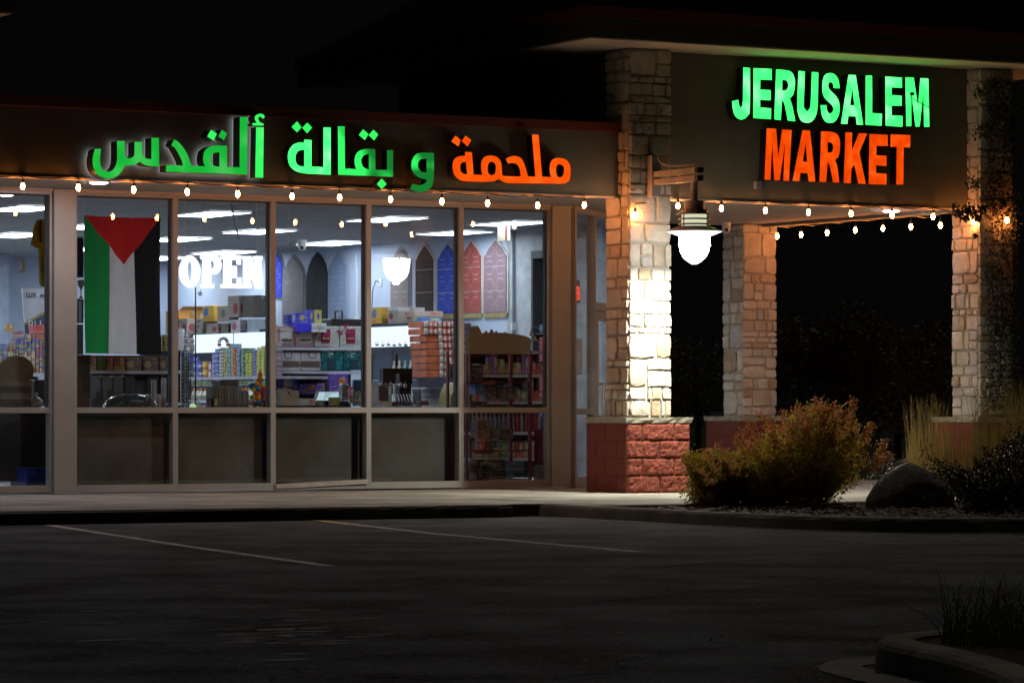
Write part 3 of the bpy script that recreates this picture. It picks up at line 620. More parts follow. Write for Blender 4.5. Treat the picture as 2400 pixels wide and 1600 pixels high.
EN1 = [('J', 'first letter', '243,152 304,157 302,530~ 285,590~ 250,622~ 215,628~ 175,605~ 150,550~ 140,462 198,448 202,490~ 218,518~ 234,500~ 240,440', []),
 ('E', 'second letter', '337,158 504,166 504,267 398,262 396,355 494,360 494,452 396,448 397,520 498,527 496,626 335,615', []),
 ('R', 'third letter', '545,170 640,178~ 690,200~ 715,260~ 715,330~ 700,400~ 668,437 693,510~ 720,645 652,638 622,490~ 598,448 586,635 528,628', ['600,265 635,270~ 655,300~ 652,340~ 632,362~ 598,362']),
 ('U', 'fourth letter', '750,184 808,188 798,490~ 808,530~ 830,553~ 850,530~ 862,480~ 873,193 931,197 925,500~ 905,600~ 865,650~ 820,658~ 775,640~ 748,580~ 738,500~', []),
 ('S', 'fifth letter', '1127,342 1073,340 1065,300~ 1045,285~ 1025,300~ 1025,335~ 1050,370~ 1090,410~ 1118,460~ 1128,520~ 1118,590~ 1085,645~ 1040,660~ 995,645~ 965,590~ 952,498 1005,498 1012,545~ 1030,572~ 1050,572~ 1070,545~ 1065,510~ 1035,475~ 990,430~ 970,370~ 970,290~ 990,225~ 1040,203~ 1090,222~ 1118,275~', []),
 ('A', 'sixth letter', '1210,220 1275,222 1343,678 1285,676 1277,600 1207,597 1197,670 1140,667', ['1245,340 1265,500 1222,498']),
 ('L', 'seventh letter', '1368,226 1425,226 1426,570 1516,577 1513,686 1367,677', []),
 ('E', 'between L and the last M', '1547,235 1700,245 1700,338 1605,333 1605,405 1697,412 1697,503 1605,500 1606,592 1706,597 1704,696 1552,685', []),
 ('M', 'last letter', '1733,242 1808,245 1848,520 1870,250 1942,253 1951,697 1904,695 1898,365 1862,693 1825,693 1785,365 1785,690 1740,688', [])]
for ch_, pos, o_, h_ in EN1: letter('green lit letter %s, %s of the upper portico row' % (ch_, pos), o_, h_, E1, GRN, group='letters of the English sign on the portico')
EN2 = [('M', 'first', '458,710 545,714 563,970 600,720 687,726 662,1193 610,1192 626,845 577,1188 527,1186 508,835 492,1183 438,1180', []),
 ('A', 'second', '787,727 855,731 905,1198 845,1198 833,1122 768,1118 755,1195 695,1190', ['816,850 830,1018 788,1014']),
 ('R', 'third', '958,738 1050,742~ 1105,765~ 1130,820~ 1130,910~ 1115,970~ 1085,1000 1105,1060~ 1125,1207 1067,1206 1040,1070~ 1018,1020 1003,1202 943,1200', ['1018,838 1050,842~ 1068,870~ 1065,905~ 1050,930~ 1017,930']),
 ('K', 'fourth', '1182,747 1243,750 1240,915 1305,755 1381,758 1308,930 1368,1220 1300,1216 1262,1040 1237,1080 1228,1213 1165,1210', []),
 ('E', 'fifth', '1402,762 1569,770 1569,872 1466,870 1464,958 1558,962 1558,1055 1462,1050 1462,1120 1560,1128 1557,1226 1395,1222', []),
 ('T', 'last', '1597,765 1778,773 1776,885 1716,883 1713,1226 1648,1225 1653,880 1594,880', [])]
for ch_, pos, o_, h_ in EN2: letter('orange-red lit letter %s, %s of the lower portico row' % (ch_, pos), o_, h_, E1, ORG2, group='letters of the English sign on the portico')
# ================================================================== STRING LIGHTS
BULB = EM('warm_filament', (1, .30, .07), L_BULB); SOCK = M('brown_socket', (.03, .02, .015), .5); CABLE = M('black_cable', (.012, .01, .01), .5)
def string_lights(label, pts, zc, n_sag=.02, hang=.1):
    """pts: bulb centres; cable hugs the wall above them"""
    t = thing('string_lights', label, 'string lights', tuple(pts[0]), 'strings of warm bulbs')
    cab = []
    for i, p in enumerate(pts):
        top = Vector((p.x, p.y, p.z+hang))
        cab.append(top)
        if i < len(pts)-1:
            q = Vector((pts[i+1].x, pts[i+1].y, pts[i+1].z+hang))
            for k in (.25, .5, .75): m_ = top.lerp(q, k); m_.z -= n_sag*(1-abs(k-.5)*2)+random.uniform(-.006, .006); cab.append(m_)
    MB().tube(cab, .006, 5).obj('cable', CABLE, t)
    proto = None
    for p in pts:
        lead = MB().tube([(p.x+random.uniform(-.01, .01), p.y, p.z+hang), (p.x, p.y, p.z+.06)], .0035, 4).lathe([(.001, .07), (.01, .068), (.016, .05), (.018, .035), (.014, .028)][::-1], (p.x, p.y, p.z), 8)
        so = lead.obj('socket', SOCK, t)
        MB().lathe([(.004, -.038), (.014, -.031), (.021, -.012), (.0205, .006), (.013, .022), (.010, .03)], (p.x, p.y, p.z), 10).obj('bulb', BULB, so, True)
    return t
front = [(52,427),(180,430),(307,435),(430,440),(546,445),(671,450),(780,453),(897,457),(1015,462),(1120,466),(1235,471),(1342,470)]
string_lights('warm bulbs strung along the lower edge of the shop fascia under the Arabic sign', [PV(x, y, VF-.03) for x, y in [(-76, 424)]+front], 0)
b1 = PV(1459, 493, 33.22)
string_lights('short run of warm bulbs crossing the front left pillar behind the wall lamp', [b1, PV(1557, 472, VF-.035)], 0, .03, .12)
pf = [(1657,478),(1758,483),(1857,487),(1955,490),(2049,494),(2143,497)]
string_lights('warm bulbs strung under the English sign along the portico front', [PV(x, y, VF-.03) for x, y in pf]+[PV(2234, 508, 33.34)], 0, .015, .1)
bk_ = [(1785,542),(1840,538),(1900,534),(1965,528),(2028,524),(2092,520),(2160,517)]
string_lights('second row of warm bulbs along the open right side of the portico', [PU(x, y, 25.93) for x, y in bk_], 0, .02, .12)
string_lights('single warm bulb on a cable in front of the right pillar', [PV(2313, 505, 33.15), PV(2420, 512, 33.15)], 0, .02, .1)
tg = thing('loose_wire', 'thin loose wire crossing the last green letter M', 'wire', tuple(PV(2093, 215, VF-.2)))
MB().tube([PV(2094, 213, VF-.19), PV(2092, 224, VF-.19), PV(2105, 232, VF-.19), PV(2133, 246, VF-.19)], .006, 4).obj('wire', CABLE, tg); MB().sph(PV(2095, 216, VF-.19), .03, 7, 5, .8).obj('knot', CABLE, tg)
# recessed downlights
DL = EM('downlight_lens', (.85, .9, 1), L_DOWN)
def downlight(label, u, v):
    t = thing('downlight', label, 'downlight', (u, v, 3.24), 'round downlights in the soffit')
    MB().lathe([(.105, 3.2315), (.115, 3.2385)], (u, v, 0), 24).obj('trim_ring', WHITE, t)
    MB().lathe([(.085, 3.225), (.088, 3.2312)], (u, v, 0), 24).obj('lens', DL, t)
p = PZ(227, 418, 3.24); downlight('round white downlight in the soffit below the leftmost Arabic letter', p.x, min(max(p.y, 33.9), 35.6))
downlight('round white downlight further left along the soffit', p.x-4.6, min(max(p.y, 33.9), 35.4))
p = PZ(2047, 483, 3.24); downlight('round white downlight in the portico ceiling above the second row of bulbs', p.x, p.y)
# ================================================================== WALL LAMP
lampc = PV(1595, 560, 32.4); LU, LV = lampc.x, 32.4
wl = thing('wall_lamp', 'large glass-domed wall lamp with a saucer shade, blazing white on a slatted bracket', 'wall lamp', (LU, 33.3, 0))
BRK = M('bracket_paint', (.5, .48, .46), .5, .1)
zt, zb = PV(0, 296, 33.2).z, PV(1490, 452, 33.2).z
u0 = PV(1482, 300, 33.2).x; u1 = PV(1497, 300, 33.2).x
zA = PV(1605, 402, LV-.1).z; zA2 = PV(1605, 428, LV-.1).z
xa = LU-.035; xb = LU+.035
box('mounting_channel', BRK, (xa-.02, 33.16, zb, xb+.02, 33.25, zt), wl)
zc_ = PV(1555, 413, 33.0).z
for dz in (.03, -.055): box('arm_slat', BRK, (xa, LV-.06, zc_+dz, xb, 33.155, zc_+dz+.06), wl)
for s_ in (-1, 1): box('arm_end', DARK, (xa-.003, LV-.12, zc_+(.03 if s_ > 0 else -.055)+.003, xb+.003, LV-.062, zc_+(.03 if s_ > 0 else -.055)+.057), wl)
ze2 = zc_+.125; dz_ = zt-ze2
MB().tube([(LU, 33.12, zt-.01), (LU, 33.11, zt-dz_*.35), (LU, 33.04, zt-dz_*.68), (LU, 32.93, zt-dz_*.88), (LU, 32.8, zt-dz_*.97), (LU, 32.68, ze2), (LU, LV-.03, ze2)], .013, 6).obj('curved_stay', BRK, wl)
zs = PV(1593, 532, LV).z      # rim of the saucer
MB().lathe([(.04, zc_-.06), (.04, zs+.33)][::-1], (LU, LV, 0), 14).obj('stem', BRK, wl)
MB().lathe([(.195, zs+.18), (.195, zs+.192), (.145, zs+.20), (.145, zs+.235), (.11, zs+.24), (.11, zs+.33), (.03, zs+.335)], (LU, LV, 0), 28).obj('neck_housing', BRK, wl, False)
for z in (.07, .125): MB().lathe([(.13, zs+z), (.172, zs+z), (.172, zs+z+.016), (.13, zs+z+.016)], (LU, LV, 0), 28).obj('louvre_ring', BRK, wl)
for k in range(4):
    a = k*math.pi/2+.3; MB().tube([(LU+.176*math.cos(a), LV+.176*math.sin(a), zs-.12), (LU+.176*math.cos(a), LV+.176*math.sin(a), zs+.18)], .007, 6).obj('guard_rod', WHITE, wl)
MB().lathe([(.298, zs), (.302, zs+.006), (.17, zs+.055), (.15, zs+.055), (.15, zs+.046), (.168, zs+.046), (.29, zs)], (LU, LV, 0), 44).obj('saucer_shade', M('shade_enamel', (.75, .72, .66), .45), wl)
MB().lathe([(.135, zs+.055), (.135, zs+.18)], (LU, LV, 0), 24).obj('upper_glass', EM('lamp_neck_glass', (.95, .95, .66), .72), wl, True)
MB().lathe([(.172, zs-.045), (.292, zs-.004), (.285, zs+.002), (.165, zs-.03)], (LU, LV, 0), 44).obj('lower_reflector', EM('glowing_skirt', (1, .98, .92), 1.1, base=(.6, .6, .6)), wl)  # white underside of the shade; its lit look is put in as emission
ze = PV(1593, 604, LV).z
MB().lathe([(.035, ze-.008), (.038, ze+.004), (.07, ze+.014), (.115, ze+.055), (.15, ze+.12), (.165, ze+.2), (.166, zs-.045)], (LU, LV, 0), 32).obj('glass_dome', EM('lamp_glass', (1, .98, .92), L_LAMP), wl, True)
for s_ in (-1, 1): MB().tube([(LU+s_*.16, LV, ze+.19), (LU+s_*.205, LV, ze+.19)], .010, 8).obj('dome_bolt', WHITE, wl)
ar = bpy.data.lights.new('led_module', 'AREA'); ar.shape = 'DISK'; ar.size = .07; ar.energy = L_DOWNWARD; ar.color = (1, .97, .84)
ao = bpy.data.objects.new('led_module', ar); C.objects.link(ao); ao.location = (LU, LV, ze-.02); ao.parent = wl; ao.matrix_parent_inverse = Matrix.Translation(wl.location).inverted()
# small security cameras
def secam(label, p, d=(0, -1, 0), s=1):
    t = thing('security_camera', label, 'security camera', tuple(p))
    MB().lathe([(.045*s, .02*s), (.05*s, .05*s), (.05*s, .07*s)], p, 14).obj('mount', WHITE, t); MB().sph((p[0], p[1], p[2]), .045*s, 12, 8).obj('ball', WHITE, t, True)
    q = Vector(p)+Vector(d)*.033*s; MB().sph(q, .022*s, 8, 6).obj('lens', DARK, t, True)
secam('white ball camera under the portico soffit beside the rear pillar', Vector(PV(1668, 526, 38.0)), (-.4, -.8, -.3), 1.2)
secam('small white camera on the shop ceiling beyond the OPEN sign', Vector(PV(708, 578, 41.5, 1)), (-.4, -.8, -.3), 1.2)
# ================================================================== INSIDE THE SHOP
def rect(x0, y0, x1, y1, V, dep): a = PV(x0, y0, V); b = PV(x1, y1, V); return (a.x, V, b.z, b.x, V+dep, a.z)
def rectU(x0, y0, x1, y1, U, dep): a = PU(x0, y0, U); b = PU(x1, y1, U); return (U, b.y, min(a.z, b.z) if y1 > y0 else a.z, U+dep, a.y, max(a.z, b.z))
def T(name, label, cat, mat, b, group=None, bev=0):
    mb = MB(); (mb.cbox if bev else mb.box)(*(list(b)+([bev] if bev else []))); return tag(mb.obj(name, mat), label, cat, group)
# --- big OPEN sign
O1 = crop(400, 560, 9.046); OW = EM('open_white_led', (.80, .86, 1), 1.8)
t = thing('open_sign', 'large glowing white slab-letter OPEN sign hanging behind the third window', 'open sign', tuple(PV(510, 625, 36.2)))
for o_, h_ in (('410,340~ 520,400~ 600,520~ 640,690~ 600,880~ 520,1000~ 430,1040~ 310,980~ 230,870~ 195,690~ 230,510~ 310,390~', ['412,468~ 450,530~ 468,670~ 455,840~ 420,903~ 385,830~ 362,680~ 378,540~']),
    ('645,345 960,345~ 1040,400~ 1085,540~ 1060,660~ 980,745~ 865,755 865,950 925,955 925,1040 650,1040 650,955 690,950 690,440 645,420', ['860,468 915,475~ 940,540~ 915,620~ 860,635']),
    ('1070,345 1495,345 1495,545 1425,545 1405,450 1300,450 1300,620 1320,570 1410,570 1410,830 1330,830 1300,740 1300,945 1415,945 1430,815 1510,820 1500,1050 1080,1040 1080,955 1135,950 1135,440 1080,430', []),
    ('1525,360 1715,360 1800,610 1790,440 1765,430 1765,360 1955,360 1950,440 1925,460 1960,1055 1810,1055 1690,700 1700,950 1720,970 1720,1045 1515,1045 1515,960 1555,950 1555,440 1530,430', [])):
    loops = [[PV(*q, 36.2, 1) for q in smooth_pts(s_, O1)] for s_ in [o_]+h_]
    lp = MB().poly(loops, (0, .03, 0)).obj('letter', OW, t)
for x in (425, 590): a = PV(x, 590, 36.22); MB().tube([a, (a.x, a.y, CZ)], .003, 4).obj('hanging_wire', WHITE, t)
a = PV(449, 660, 36.23); MB().tube([a, (a.x, a.y, .95)], .008, 5).obj('power_lead', CHAR, t)
# --- flag
def flag():
    t = thing('flag', 'flag with a red triangle over green, white and black stripes hanging in the second window', 'flag', tuple(PV(280, 500, 36.35)))
    V = 36.35; tl, tr = PV(194, 494, V), PV(368, 500, V); bl, br = PV(196, 811, V), PV(371, 815, V)
    apex = (.515, .345)
    cg, cw = .315, .652
    nx, ny = 48, 50
    def P(s, t_): p = tl.lerp(tr, s).lerp(bl.lerp(br, s), t_); p.y += .03*math.sin(s*13+t_*3)*(.3+.7*t_)+.012*math.sin(s*29+2+t_*2); p.z -= .012*math.sin(s*math.pi)*(1-t_); return p
    FM = {n: M(n, c, .75, 0, .04, 8, .15, 300, trans=.62) for n, c in (('flag_red', (.75, .03, .03)), ('flag_green', (.02, .33, .08)), ('flag_white', (.88, .88, .88)), ('flag_black', (.018, .018, .02)))}
    mbs = {k: MB() for k in FM}
    # split each stripe exactly at the triangle's edges
    def addp(key, pts):
        if len(pts) < 3: return
        mbs[key].add([P(a, b) for a, b in pts], [tuple(range(len(pts)))])
    def clip(poly, inside, inter):
        out = []
        for i in range(len(poly)):
            a, b = poly[i-1], poly[i]
            ia, ib = inside(a), inside(b)
            if ia != ib: out.append(inter(a, b))
            if ib: out.append(b)
        return out
    def half(A, B):   # signed distance to line A->B
        return lambda p: (B[0]-A[0])*(p[1]-A[1])-(B[1]-A[1])*(p[0]-A[0])
    def clipf(poly, f, sign):
        ins = lambda p: f(p)*sign >= 0
        def it(a, b): fa, fb = f(a), f(b); k = fa/(fa-fb); return (a[0]+(b[0]-a[0])*k, a[1]+(b[1]-a[1])*k)
        return clip(poly, ins, it)
    f1 = half((0, 0), apex); f2 = half(apex, (1, 0)); sg1 = 1 if f1((.5, .1)) > 0 else -1; sg2 = 1 if f2((.5, .1)) > 0 else -1
    for i in range(nx):
        for j in range(ny):
            s0, s1, t0, t1 = i/nx, (i+1)/nx, j/ny, (j+1)/ny
            q = [(s0, t0), (s1, t0), (s1, t1), (s0, t1)]
            addp('flag_red', clipf(clipf(q, f1, sg1), f2, sg2))
            rest = [clipf(q, f1, -sg1), clipf(clipf(q, f1, sg1), f2, -sg2)]
            for r in rest:
                if len(r) < 3: continue
                for key, lo, hi in (('flag_green', -1, cg), ('flag_white', cg, cw), ('flag_black', cw, 2)):
                    rr = clipf(clipf(r, lambda p: p[0]-lo, 1), lambda p: hi-p[0], 1)
                    addp(key, rr)
    for k, nme in (('flag_red', 'red_triangle'), ('flag_green', 'green_stripe'), ('flag_white', 'white_stripe'), ('flag_black', 'black_stripe')): mbs[k].obj(nme, FM[k], t, True)
    for x, y in ((194, 494), (368, 500)): a = PV(x, y, V); MB().tube([a, (a.x, a.y, CZ)], .003, 4).obj('hanging_cord', WHITE, t)
flag()
# --- rugs on the side wall
def rug_mat(name, base, line):
    m, nt, b = nodes(name); N = nt.nodes; L = nt.links
    tc = N.new('ShaderNodeTexCoord'); sp = N.new('ShaderNodeSeparateXYZ'); L.new(tc.outputs['Generated'], sp.inputs[0])
    def mth(op, a, c=None):
        n = N.new('ShaderNodeMath'); n.operation = op
        for i, q in enumerate((a, c)):
            if q is None: continue
            if isinstance(q, (int, float)): n.inputs[i].default_value = q
            else: L.new(q, n.inputs[i])
        return n.outputs[0]
    y, z = sp.outputs[1], sp.outputs[2]
    lat = mth('ABSOLUTE', mth('ADD', mth('ADD', mth('COSINE', mth('MULTIPLY', y, 12.6)), mth('COSINE', mth('MULTIPLY', z, 25.1))), mth('MULTIPLY', mth('COSINE', mth('MULTIPLY', y, 25.1)), .35)))
    f = mth('MULTIPLY', mth('LESS_THAN', lat, .15), mth('MULTIPLY', mth('GREATER_THAN', y, .1), mth('LESS_THAN', y, .9)))
    f = mth('MULTIPLY', f, mth('GREATER_THAN', z, .05))
    mx = N.new('ShaderNodeMix'); mx.data_type = 'RGBA'; L.new(f, mx.inputs[0]); mx.inputs[6].default_value = rgba(base); mx.inputs[7].default_value = rgba(line)
    L.new(mx.outputs[2], b.inputs['Base Color']); b.inputs['Roughness'].default_value = .9
    n2 = N.new('ShaderNodeTexNoise'); n2.inputs['Scale'].default_value = 7; L.new(tc.outputs['Object'], n2.inputs[0]); bp = N.new('ShaderNodeBump'); bp.inputs['Distance'].default_value = .05; bp.inputs['Strength'].default_value = .4; L.new(n2.outputs['Fac'], bp.inputs['Height']); L.new(bp.outputs[0], b.inputs['Normal'])
    return m
FR = M('gold_fringe', (.55, .42, .18), .6, 0, .5, 60, .8, 80)
def rug(label, xl, xr, yt, yb, col, line, border, fringe=True, style=0):
    U = SW-.03
    a, b2 = PU(xl, yt, U, 1), PU(xr, yt, U, 1); zt_, zb_ = PU((xl+xr)/2, yt, U, 1).z, PU((xl+xr)/2, yb, U, 1).z
    W = a.y-b2.y; H_ = zt_-zb_; y0 = b2.y
    if style == 0: prof = [(0, 0), (0, .74), (.03, .785), (.13, .82), (.2, .87), (.28, .91), (.38, .95), (.5, 1)]
    else: prof = [(0, 0), (0, .6), (.03, .72), (.12, .83), (.25, .91), (.38, .96), (.5, 1)]
    def outl(ins, vs=0): 
        pts = [(max(x, ins/W) if x < .5 else x, z) for x, z in prof]
        full = pts+[(1-x, z) for x, z in reversed(pts[:-1])]
        return [(y0+x*W, zb_+ins*.6+z*(H_-ins*1.8)) for x, z in full]
    t = thing('prayer_rug', label, 'prayer rug', (U, y0+W/2, zb_), 'prayer rugs hung along the shop side wall')
    MB().poly([[(U+.012, y, z) for y, z in outl(0)]], (.012, 0, 0)).obj('border', M('rug_border_'+border, {'w': (.6, .58, .52), 'g': (.35, .35, .38), 'd': (.04, .04, .045), 'l': (.4, .45, .58)}[border], .9), t)
    MB().poly([[(U, y, z) for y, z in outl(.035)]], (.011, 0, 0)).obj('field', rug_mat('rug_field', col, line), t)
    for k in (.3, .62): MB().box(U-.006, y0+.04, zb_+H_*k, U+.001, y0+W-.04, zb_+H_*k+.006).obj('fold_crease', M('rug_crease', (.5, .5, .5), .9), t) if style == 0 else None
    if fringe:
        mb = MB(); n = 24
        for i in range(n): mb.box(U+.001, y0+.02+(W-.04)*i/n+.003, zb_-.05-random.uniform(0, .008), U+.014, y0+.02+(W-.04)*(i+1)/n-.003, zb_+.004)
        tag(mb.obj('fringe', FR, t), None)
rug('bright blue prayer rug half hidden behind the frame right of the OPEN sign', 636, 663, 590, 700, (.03, .05, .55), (.2, .25, .7), 'l', False, 1)
rug('grey mottled prayer rug above the blue and yellow boxes', 659, 713, 597, 760, (.22, .21, .23), (.23, .22, .24), 'g', False, 1)
rug('black pointed prayer rug with a speckled top', 716, 767, 590, 770, (.02, .025, .03), (.025, .03, .03), 'd', False, 1)
rug('pale blue-grey patterned prayer rug beside the hanging tinsel', 767, 813, 588, 746, (.22, .28, .42), (.28, .35, .5), 'l', False)
rug('faded brown prayer rug behind the reflected lamp', 913, 960, 576, 730, (.27, .22, .22), (.36, .32, .32), 'g', False)
rug('plain black prayer rug with a white edge', 971, 1017, 570, 735, (.025, .02, .022), (.04, .035, .035), 'w', False)
rug('blue lattice prayer rug with a gold fringe', 1022, 1074, 566, 738, (.02, .06, .42), (.15, .2, .55), 'w')
rug('rust red lattice prayer rug with a gold fringe', 1077, 1129, 560, 736, (.32, .07, .06), (.5, .22, .2), 'w')
rug('dusty mauve lattice prayer rug with a gold fringe, rightmost', 1131, 1189, 557, 735, (.25, .165, .195), (.40, .30, .33), 'w')
# thermostat, outlet, dark doorway cooler, exit sign
a = PV(1207, 765, 42.55, 1); T('thermostat', 'small white thermostat on the grey wall beside the mauve rug', 'thermostat', WHITE, (a.x-.04, 42.56, a.z-.05, a.x+.04, 42.598, a.z+.05), bev=.006)
a = PU(890, 662, SW-.02, 1); t = thing('wall_outlet', 'white wall socket with a dangling black cord', 'socket', tuple(a)); box('plate', WHITE, (SW-.012, a.y-.04, a.z-.06, SW-.001, a.y+.04, a.z+.06), t)
MB().tube([a+Vector((-.01, 0, 0)), a+Vector((-.05, .02, .03)), a+Vector((-.05, .12, -.1)), a+Vector((-.03, .2, -.5))], .007, 5).obj('cord', DARK, t)
t = thing('tall_cabinet', 'tall dark open cabinet with red and blue packs at the right end of the window', 'cabinet', (24.5, 41.4, 0))
CU, C0, C1 = 24.31, 41.1, 41.6
box('carcass', M('dark_blue_steel', (.05, .06, .075), .5), (CU+.22, C0, 0, CU+.33, C1, 3.0), t)
mb = MB(); mb.box(CU, C0, 0, CU+.219, C0+.05, 3.0).box(CU, C1-.05, 0, CU+.219, C1, 3.0).box(CU, C0+.05, 2.9, CU+.219, C1-.05, 3.0); mb.obj('door_frame', CHAR, t)
for z in (.5, 1.0, 1.5, 1.9): box('shelf', CHAR, (CU+.03, C0+.051, z-.01, CU+.218, C1-.051, z+.01), t)
for k, (z, c, nm_) in enumerate(((1.52, (.3, .04, .05), 'dark red'), (1.01, (.3, .03, .04), 'red'), (1.92, (.05, .16, .35), 'flat blue'), (.52, (.03, .06, .25), 'navy'))):
    for i in range(2):
        y = C0+.055+i*.165; T('drink_pack', '%s shrink-wrapped pack inside the glass cabinet by the entrance' % nm_, 'drink pack', M('cab_pack%d' % k, c, .4), (CU+.05, y, z+.012, CU+.2, y+.155, z+(.1 if k == 2 else .34)), 'packs in the glass cabinet', .006)
t = thing('exit_sign', 'small red-edged sign box hanging from the ceiling near the last window', 'exit sign', tuple(PV(1168, 500, 40.5)))
box('housing', M('sign_box_tan', (.3, .26, .2), .6), rect(1165, 510, 1172, 553, 40.6, .25), t); box('red_edge', EM('exit_red', (1, .1, .05), .6), rect(1162, 510, 1164.6, 553, 40.6, .02), t)
box('beam_lamp', CHAR, rect(1175, 512, 1188, 528, 40.6, .1), t)
# --- fridges along the side wall
FRU = 23.75
def fridge(label, xa, xb, yt, yb, doors=2):
    a, b = PU(xa, yt, FRU), PU(xb, yt, FRU); t = thing('drinks_fridge', label, 'drinks fridge', (FRU, (a.y+b.y)/2, 0), 'drinks fridges along the side wall')
    z1 = 2.07; y0, y1 = b.y, a.y; hz = z1-.30
    box('cabinet', M('fridge_navy', (.03, .035, .06), .4), (FRU+.03, y0, 0, SW-.03, y1, z1+.02), t)
    box('light_header', EM('fridge_header_light', (.82, .9, 1), 1.35), (FRU, y0+.02, hz, FRU+.029, y1-.02, z1-.02), t)
    w = (y1-y0)/doors
    for k in range(doors):
        mb = MB(); ya, yb_ = y0+w*k+.01, y0+w*(k+1)-.01
        mb.box(FRU+.0, ya, .12, FRU+.028, ya+.07, hz-.03).box(FRU, yb_-.07, .12, FRU+.028, yb_, hz-.03).box(FRU, ya+.07, hz-.1, FRU+.028, yb_-.07, hz-.03).box(FRU, ya+.07, .12, FRU+.028, yb_-.07, .2)
        d_ = mb.obj('door', CHAR, t); box('pane', GLASS, (FRU+.012, ya+.07, .2, FRU+.016, yb_-.07, hz-.1), d_)
        for z in (.6, .95, 1.3): box('wire_shelf', WHITE, (FRU+.0285, ya+.08, z, FRU+.0299, yb_-.08, z+.012), t)
    return y0, y1
F1 = fridge('drinks fridge with a lit white header, left one behind the packet stacks', 443, 533, 767, 900)
F2 = fridge('drinks fridge with a lit white header, right one behind the packet stacks', 536, 640, 763, 900)
F3 = fridge('two-door drinks fridge with a lit header beside the red cases', 845, 962, 752, 900)
# bottles inside fridge 3 shown at its door
for k in range(8):
    for r, z in enumerate((1.31, .96)):
        y = F3[0]+.12+k*(F3[1]-F3[0]-.2)/8
        MB_ = MB().lathe([(.03, 0), (.033, .02), (.033, .16), (.012, .22), (.012, .26)], (FRU-.06, y, z), 8)
        if k < 4: tag(MB_.obj('bottle', M('bottle_%d' % (k % 3), [(.5, .55, .5), (.2, .45, .4), (.55, .5, .3)][k % 3], .2), smooth=True), 'clear bottle standing at the door of the fridge beside the red cases', 'bottle', 'bottles at the fridge door')
for k in range(8):
    p = PU(866+k*13.2, 790+(k % 2), FRU-.12)
    t = thing('light_orb', 'tiny mirrored bauble hanging in a row below the fridge header', 'bauble', tuple(p), 'row of mirrored baubles below the fridge header')
    MB().sph(p, .028, 10, 7).obj('ball', M('mirror_ball', (.8, .8, .8), .08, 1), t, True); MB().tube([p, p+Vector((0, 0, .06))], .003, 4).obj('hook', WHITE, t)
def gondola(label, b, levels, side=None, back=True):
    """b = u0,v0,u1,v1"""
    t = thing('shelf_unit', label, 'shelf unit', ((b[0]+b[2])/2, (b[1]+b[3])/2, 0))
    for z in levels:
        sh = box('shelf', M('shelf_steel', (.16, .17, .2), .4, .4), (b[0], b[1], z-.03, b[2], b[3], z), t)
        box('price_rail', M('price_rail', (.5, .53, .6), .3), (b[0]-.006, b[1], z-.035, b[0]-.001, b[3], z+.002), sh); box('price_rail', MATS['price_rail'], (b[0], b[1]-.006, z-.035, b[2], b[1]-.001, z+.002), sh)
    if back: box('back_panel', M('shelf_back', (.07, .075, .09), .6), (b[0], b[3]+.001, .05, b[2], b[3]+.02, levels[-1]+.0), t)
    for (x, y) in ((b[0]+.001, b[1]+.001), (b[2]-.031, b[1]+.001), (b[0]+.001, b[3]-.031), (b[2]-.031, b[3]-.031)):
        zz = [0]+list(levels)
        for a_, c_ in zip(zz, zz[1:]): box('upright', CHAR, (x, y, a_, x+.03, y+.03, c_-.0305), t)
    return t
# --- cartons on top of the fridges
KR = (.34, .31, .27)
CP = [PRINT('carton_kraft', KR, KR, (.25, .05, .05), 1, .8), PRINT('carton_kraft_red', (.36, .32, .28), (.33, .3, .26), (.3, .06, .06), 2, .8), PRINT('carton_yellow_oval', (.75, .45, .04), (.7, .35, .03), (.05, .15, .5), 1), PRINT('carton_orange', (.75, .32, .02), (.7, .4, .05), (.5, .2, .02), 3), PRINT('carton_white_pink', (.6, .6, .63), (.55, .55, .6), (.5, .08, .18), 0), PRINT('carton_tan_small', (.38, .34, .29), (.36, .32, .27), (.2, .18, .15), 0, .8)]
def carton(label, r, V, dep, mat, flap=False):
    V = PU(r[0], 750, FRU+.02).y; b = rect(*r, V, dep)
    t = thing('carton', label, 'carton', ((b[0]+b[3])/2, V, b[2]), 'cartons stacked on the fridges')
    MB().cbox(*b, .004).obj('body', mat, t)
    box('tape', M('parcel_tape', (.42, .36, .27), .3), (b[0]+(b[3]-b[0])*.44, V-.002, b[5]-.06, b[0]+(b[3]-b[0])*.56, V-.0005, b[5]-.004), t)
    if flap: MB().add([(b[0], V, b[5]+.002), (b[3], V, b[5]+.002), (b[3]+.03, V-.12, b[5]+.07), (b[0]+.02, V-.12, b[5]+.06)], [(0,1,2,3)]).obj('open_flap', mat, t)
    return t
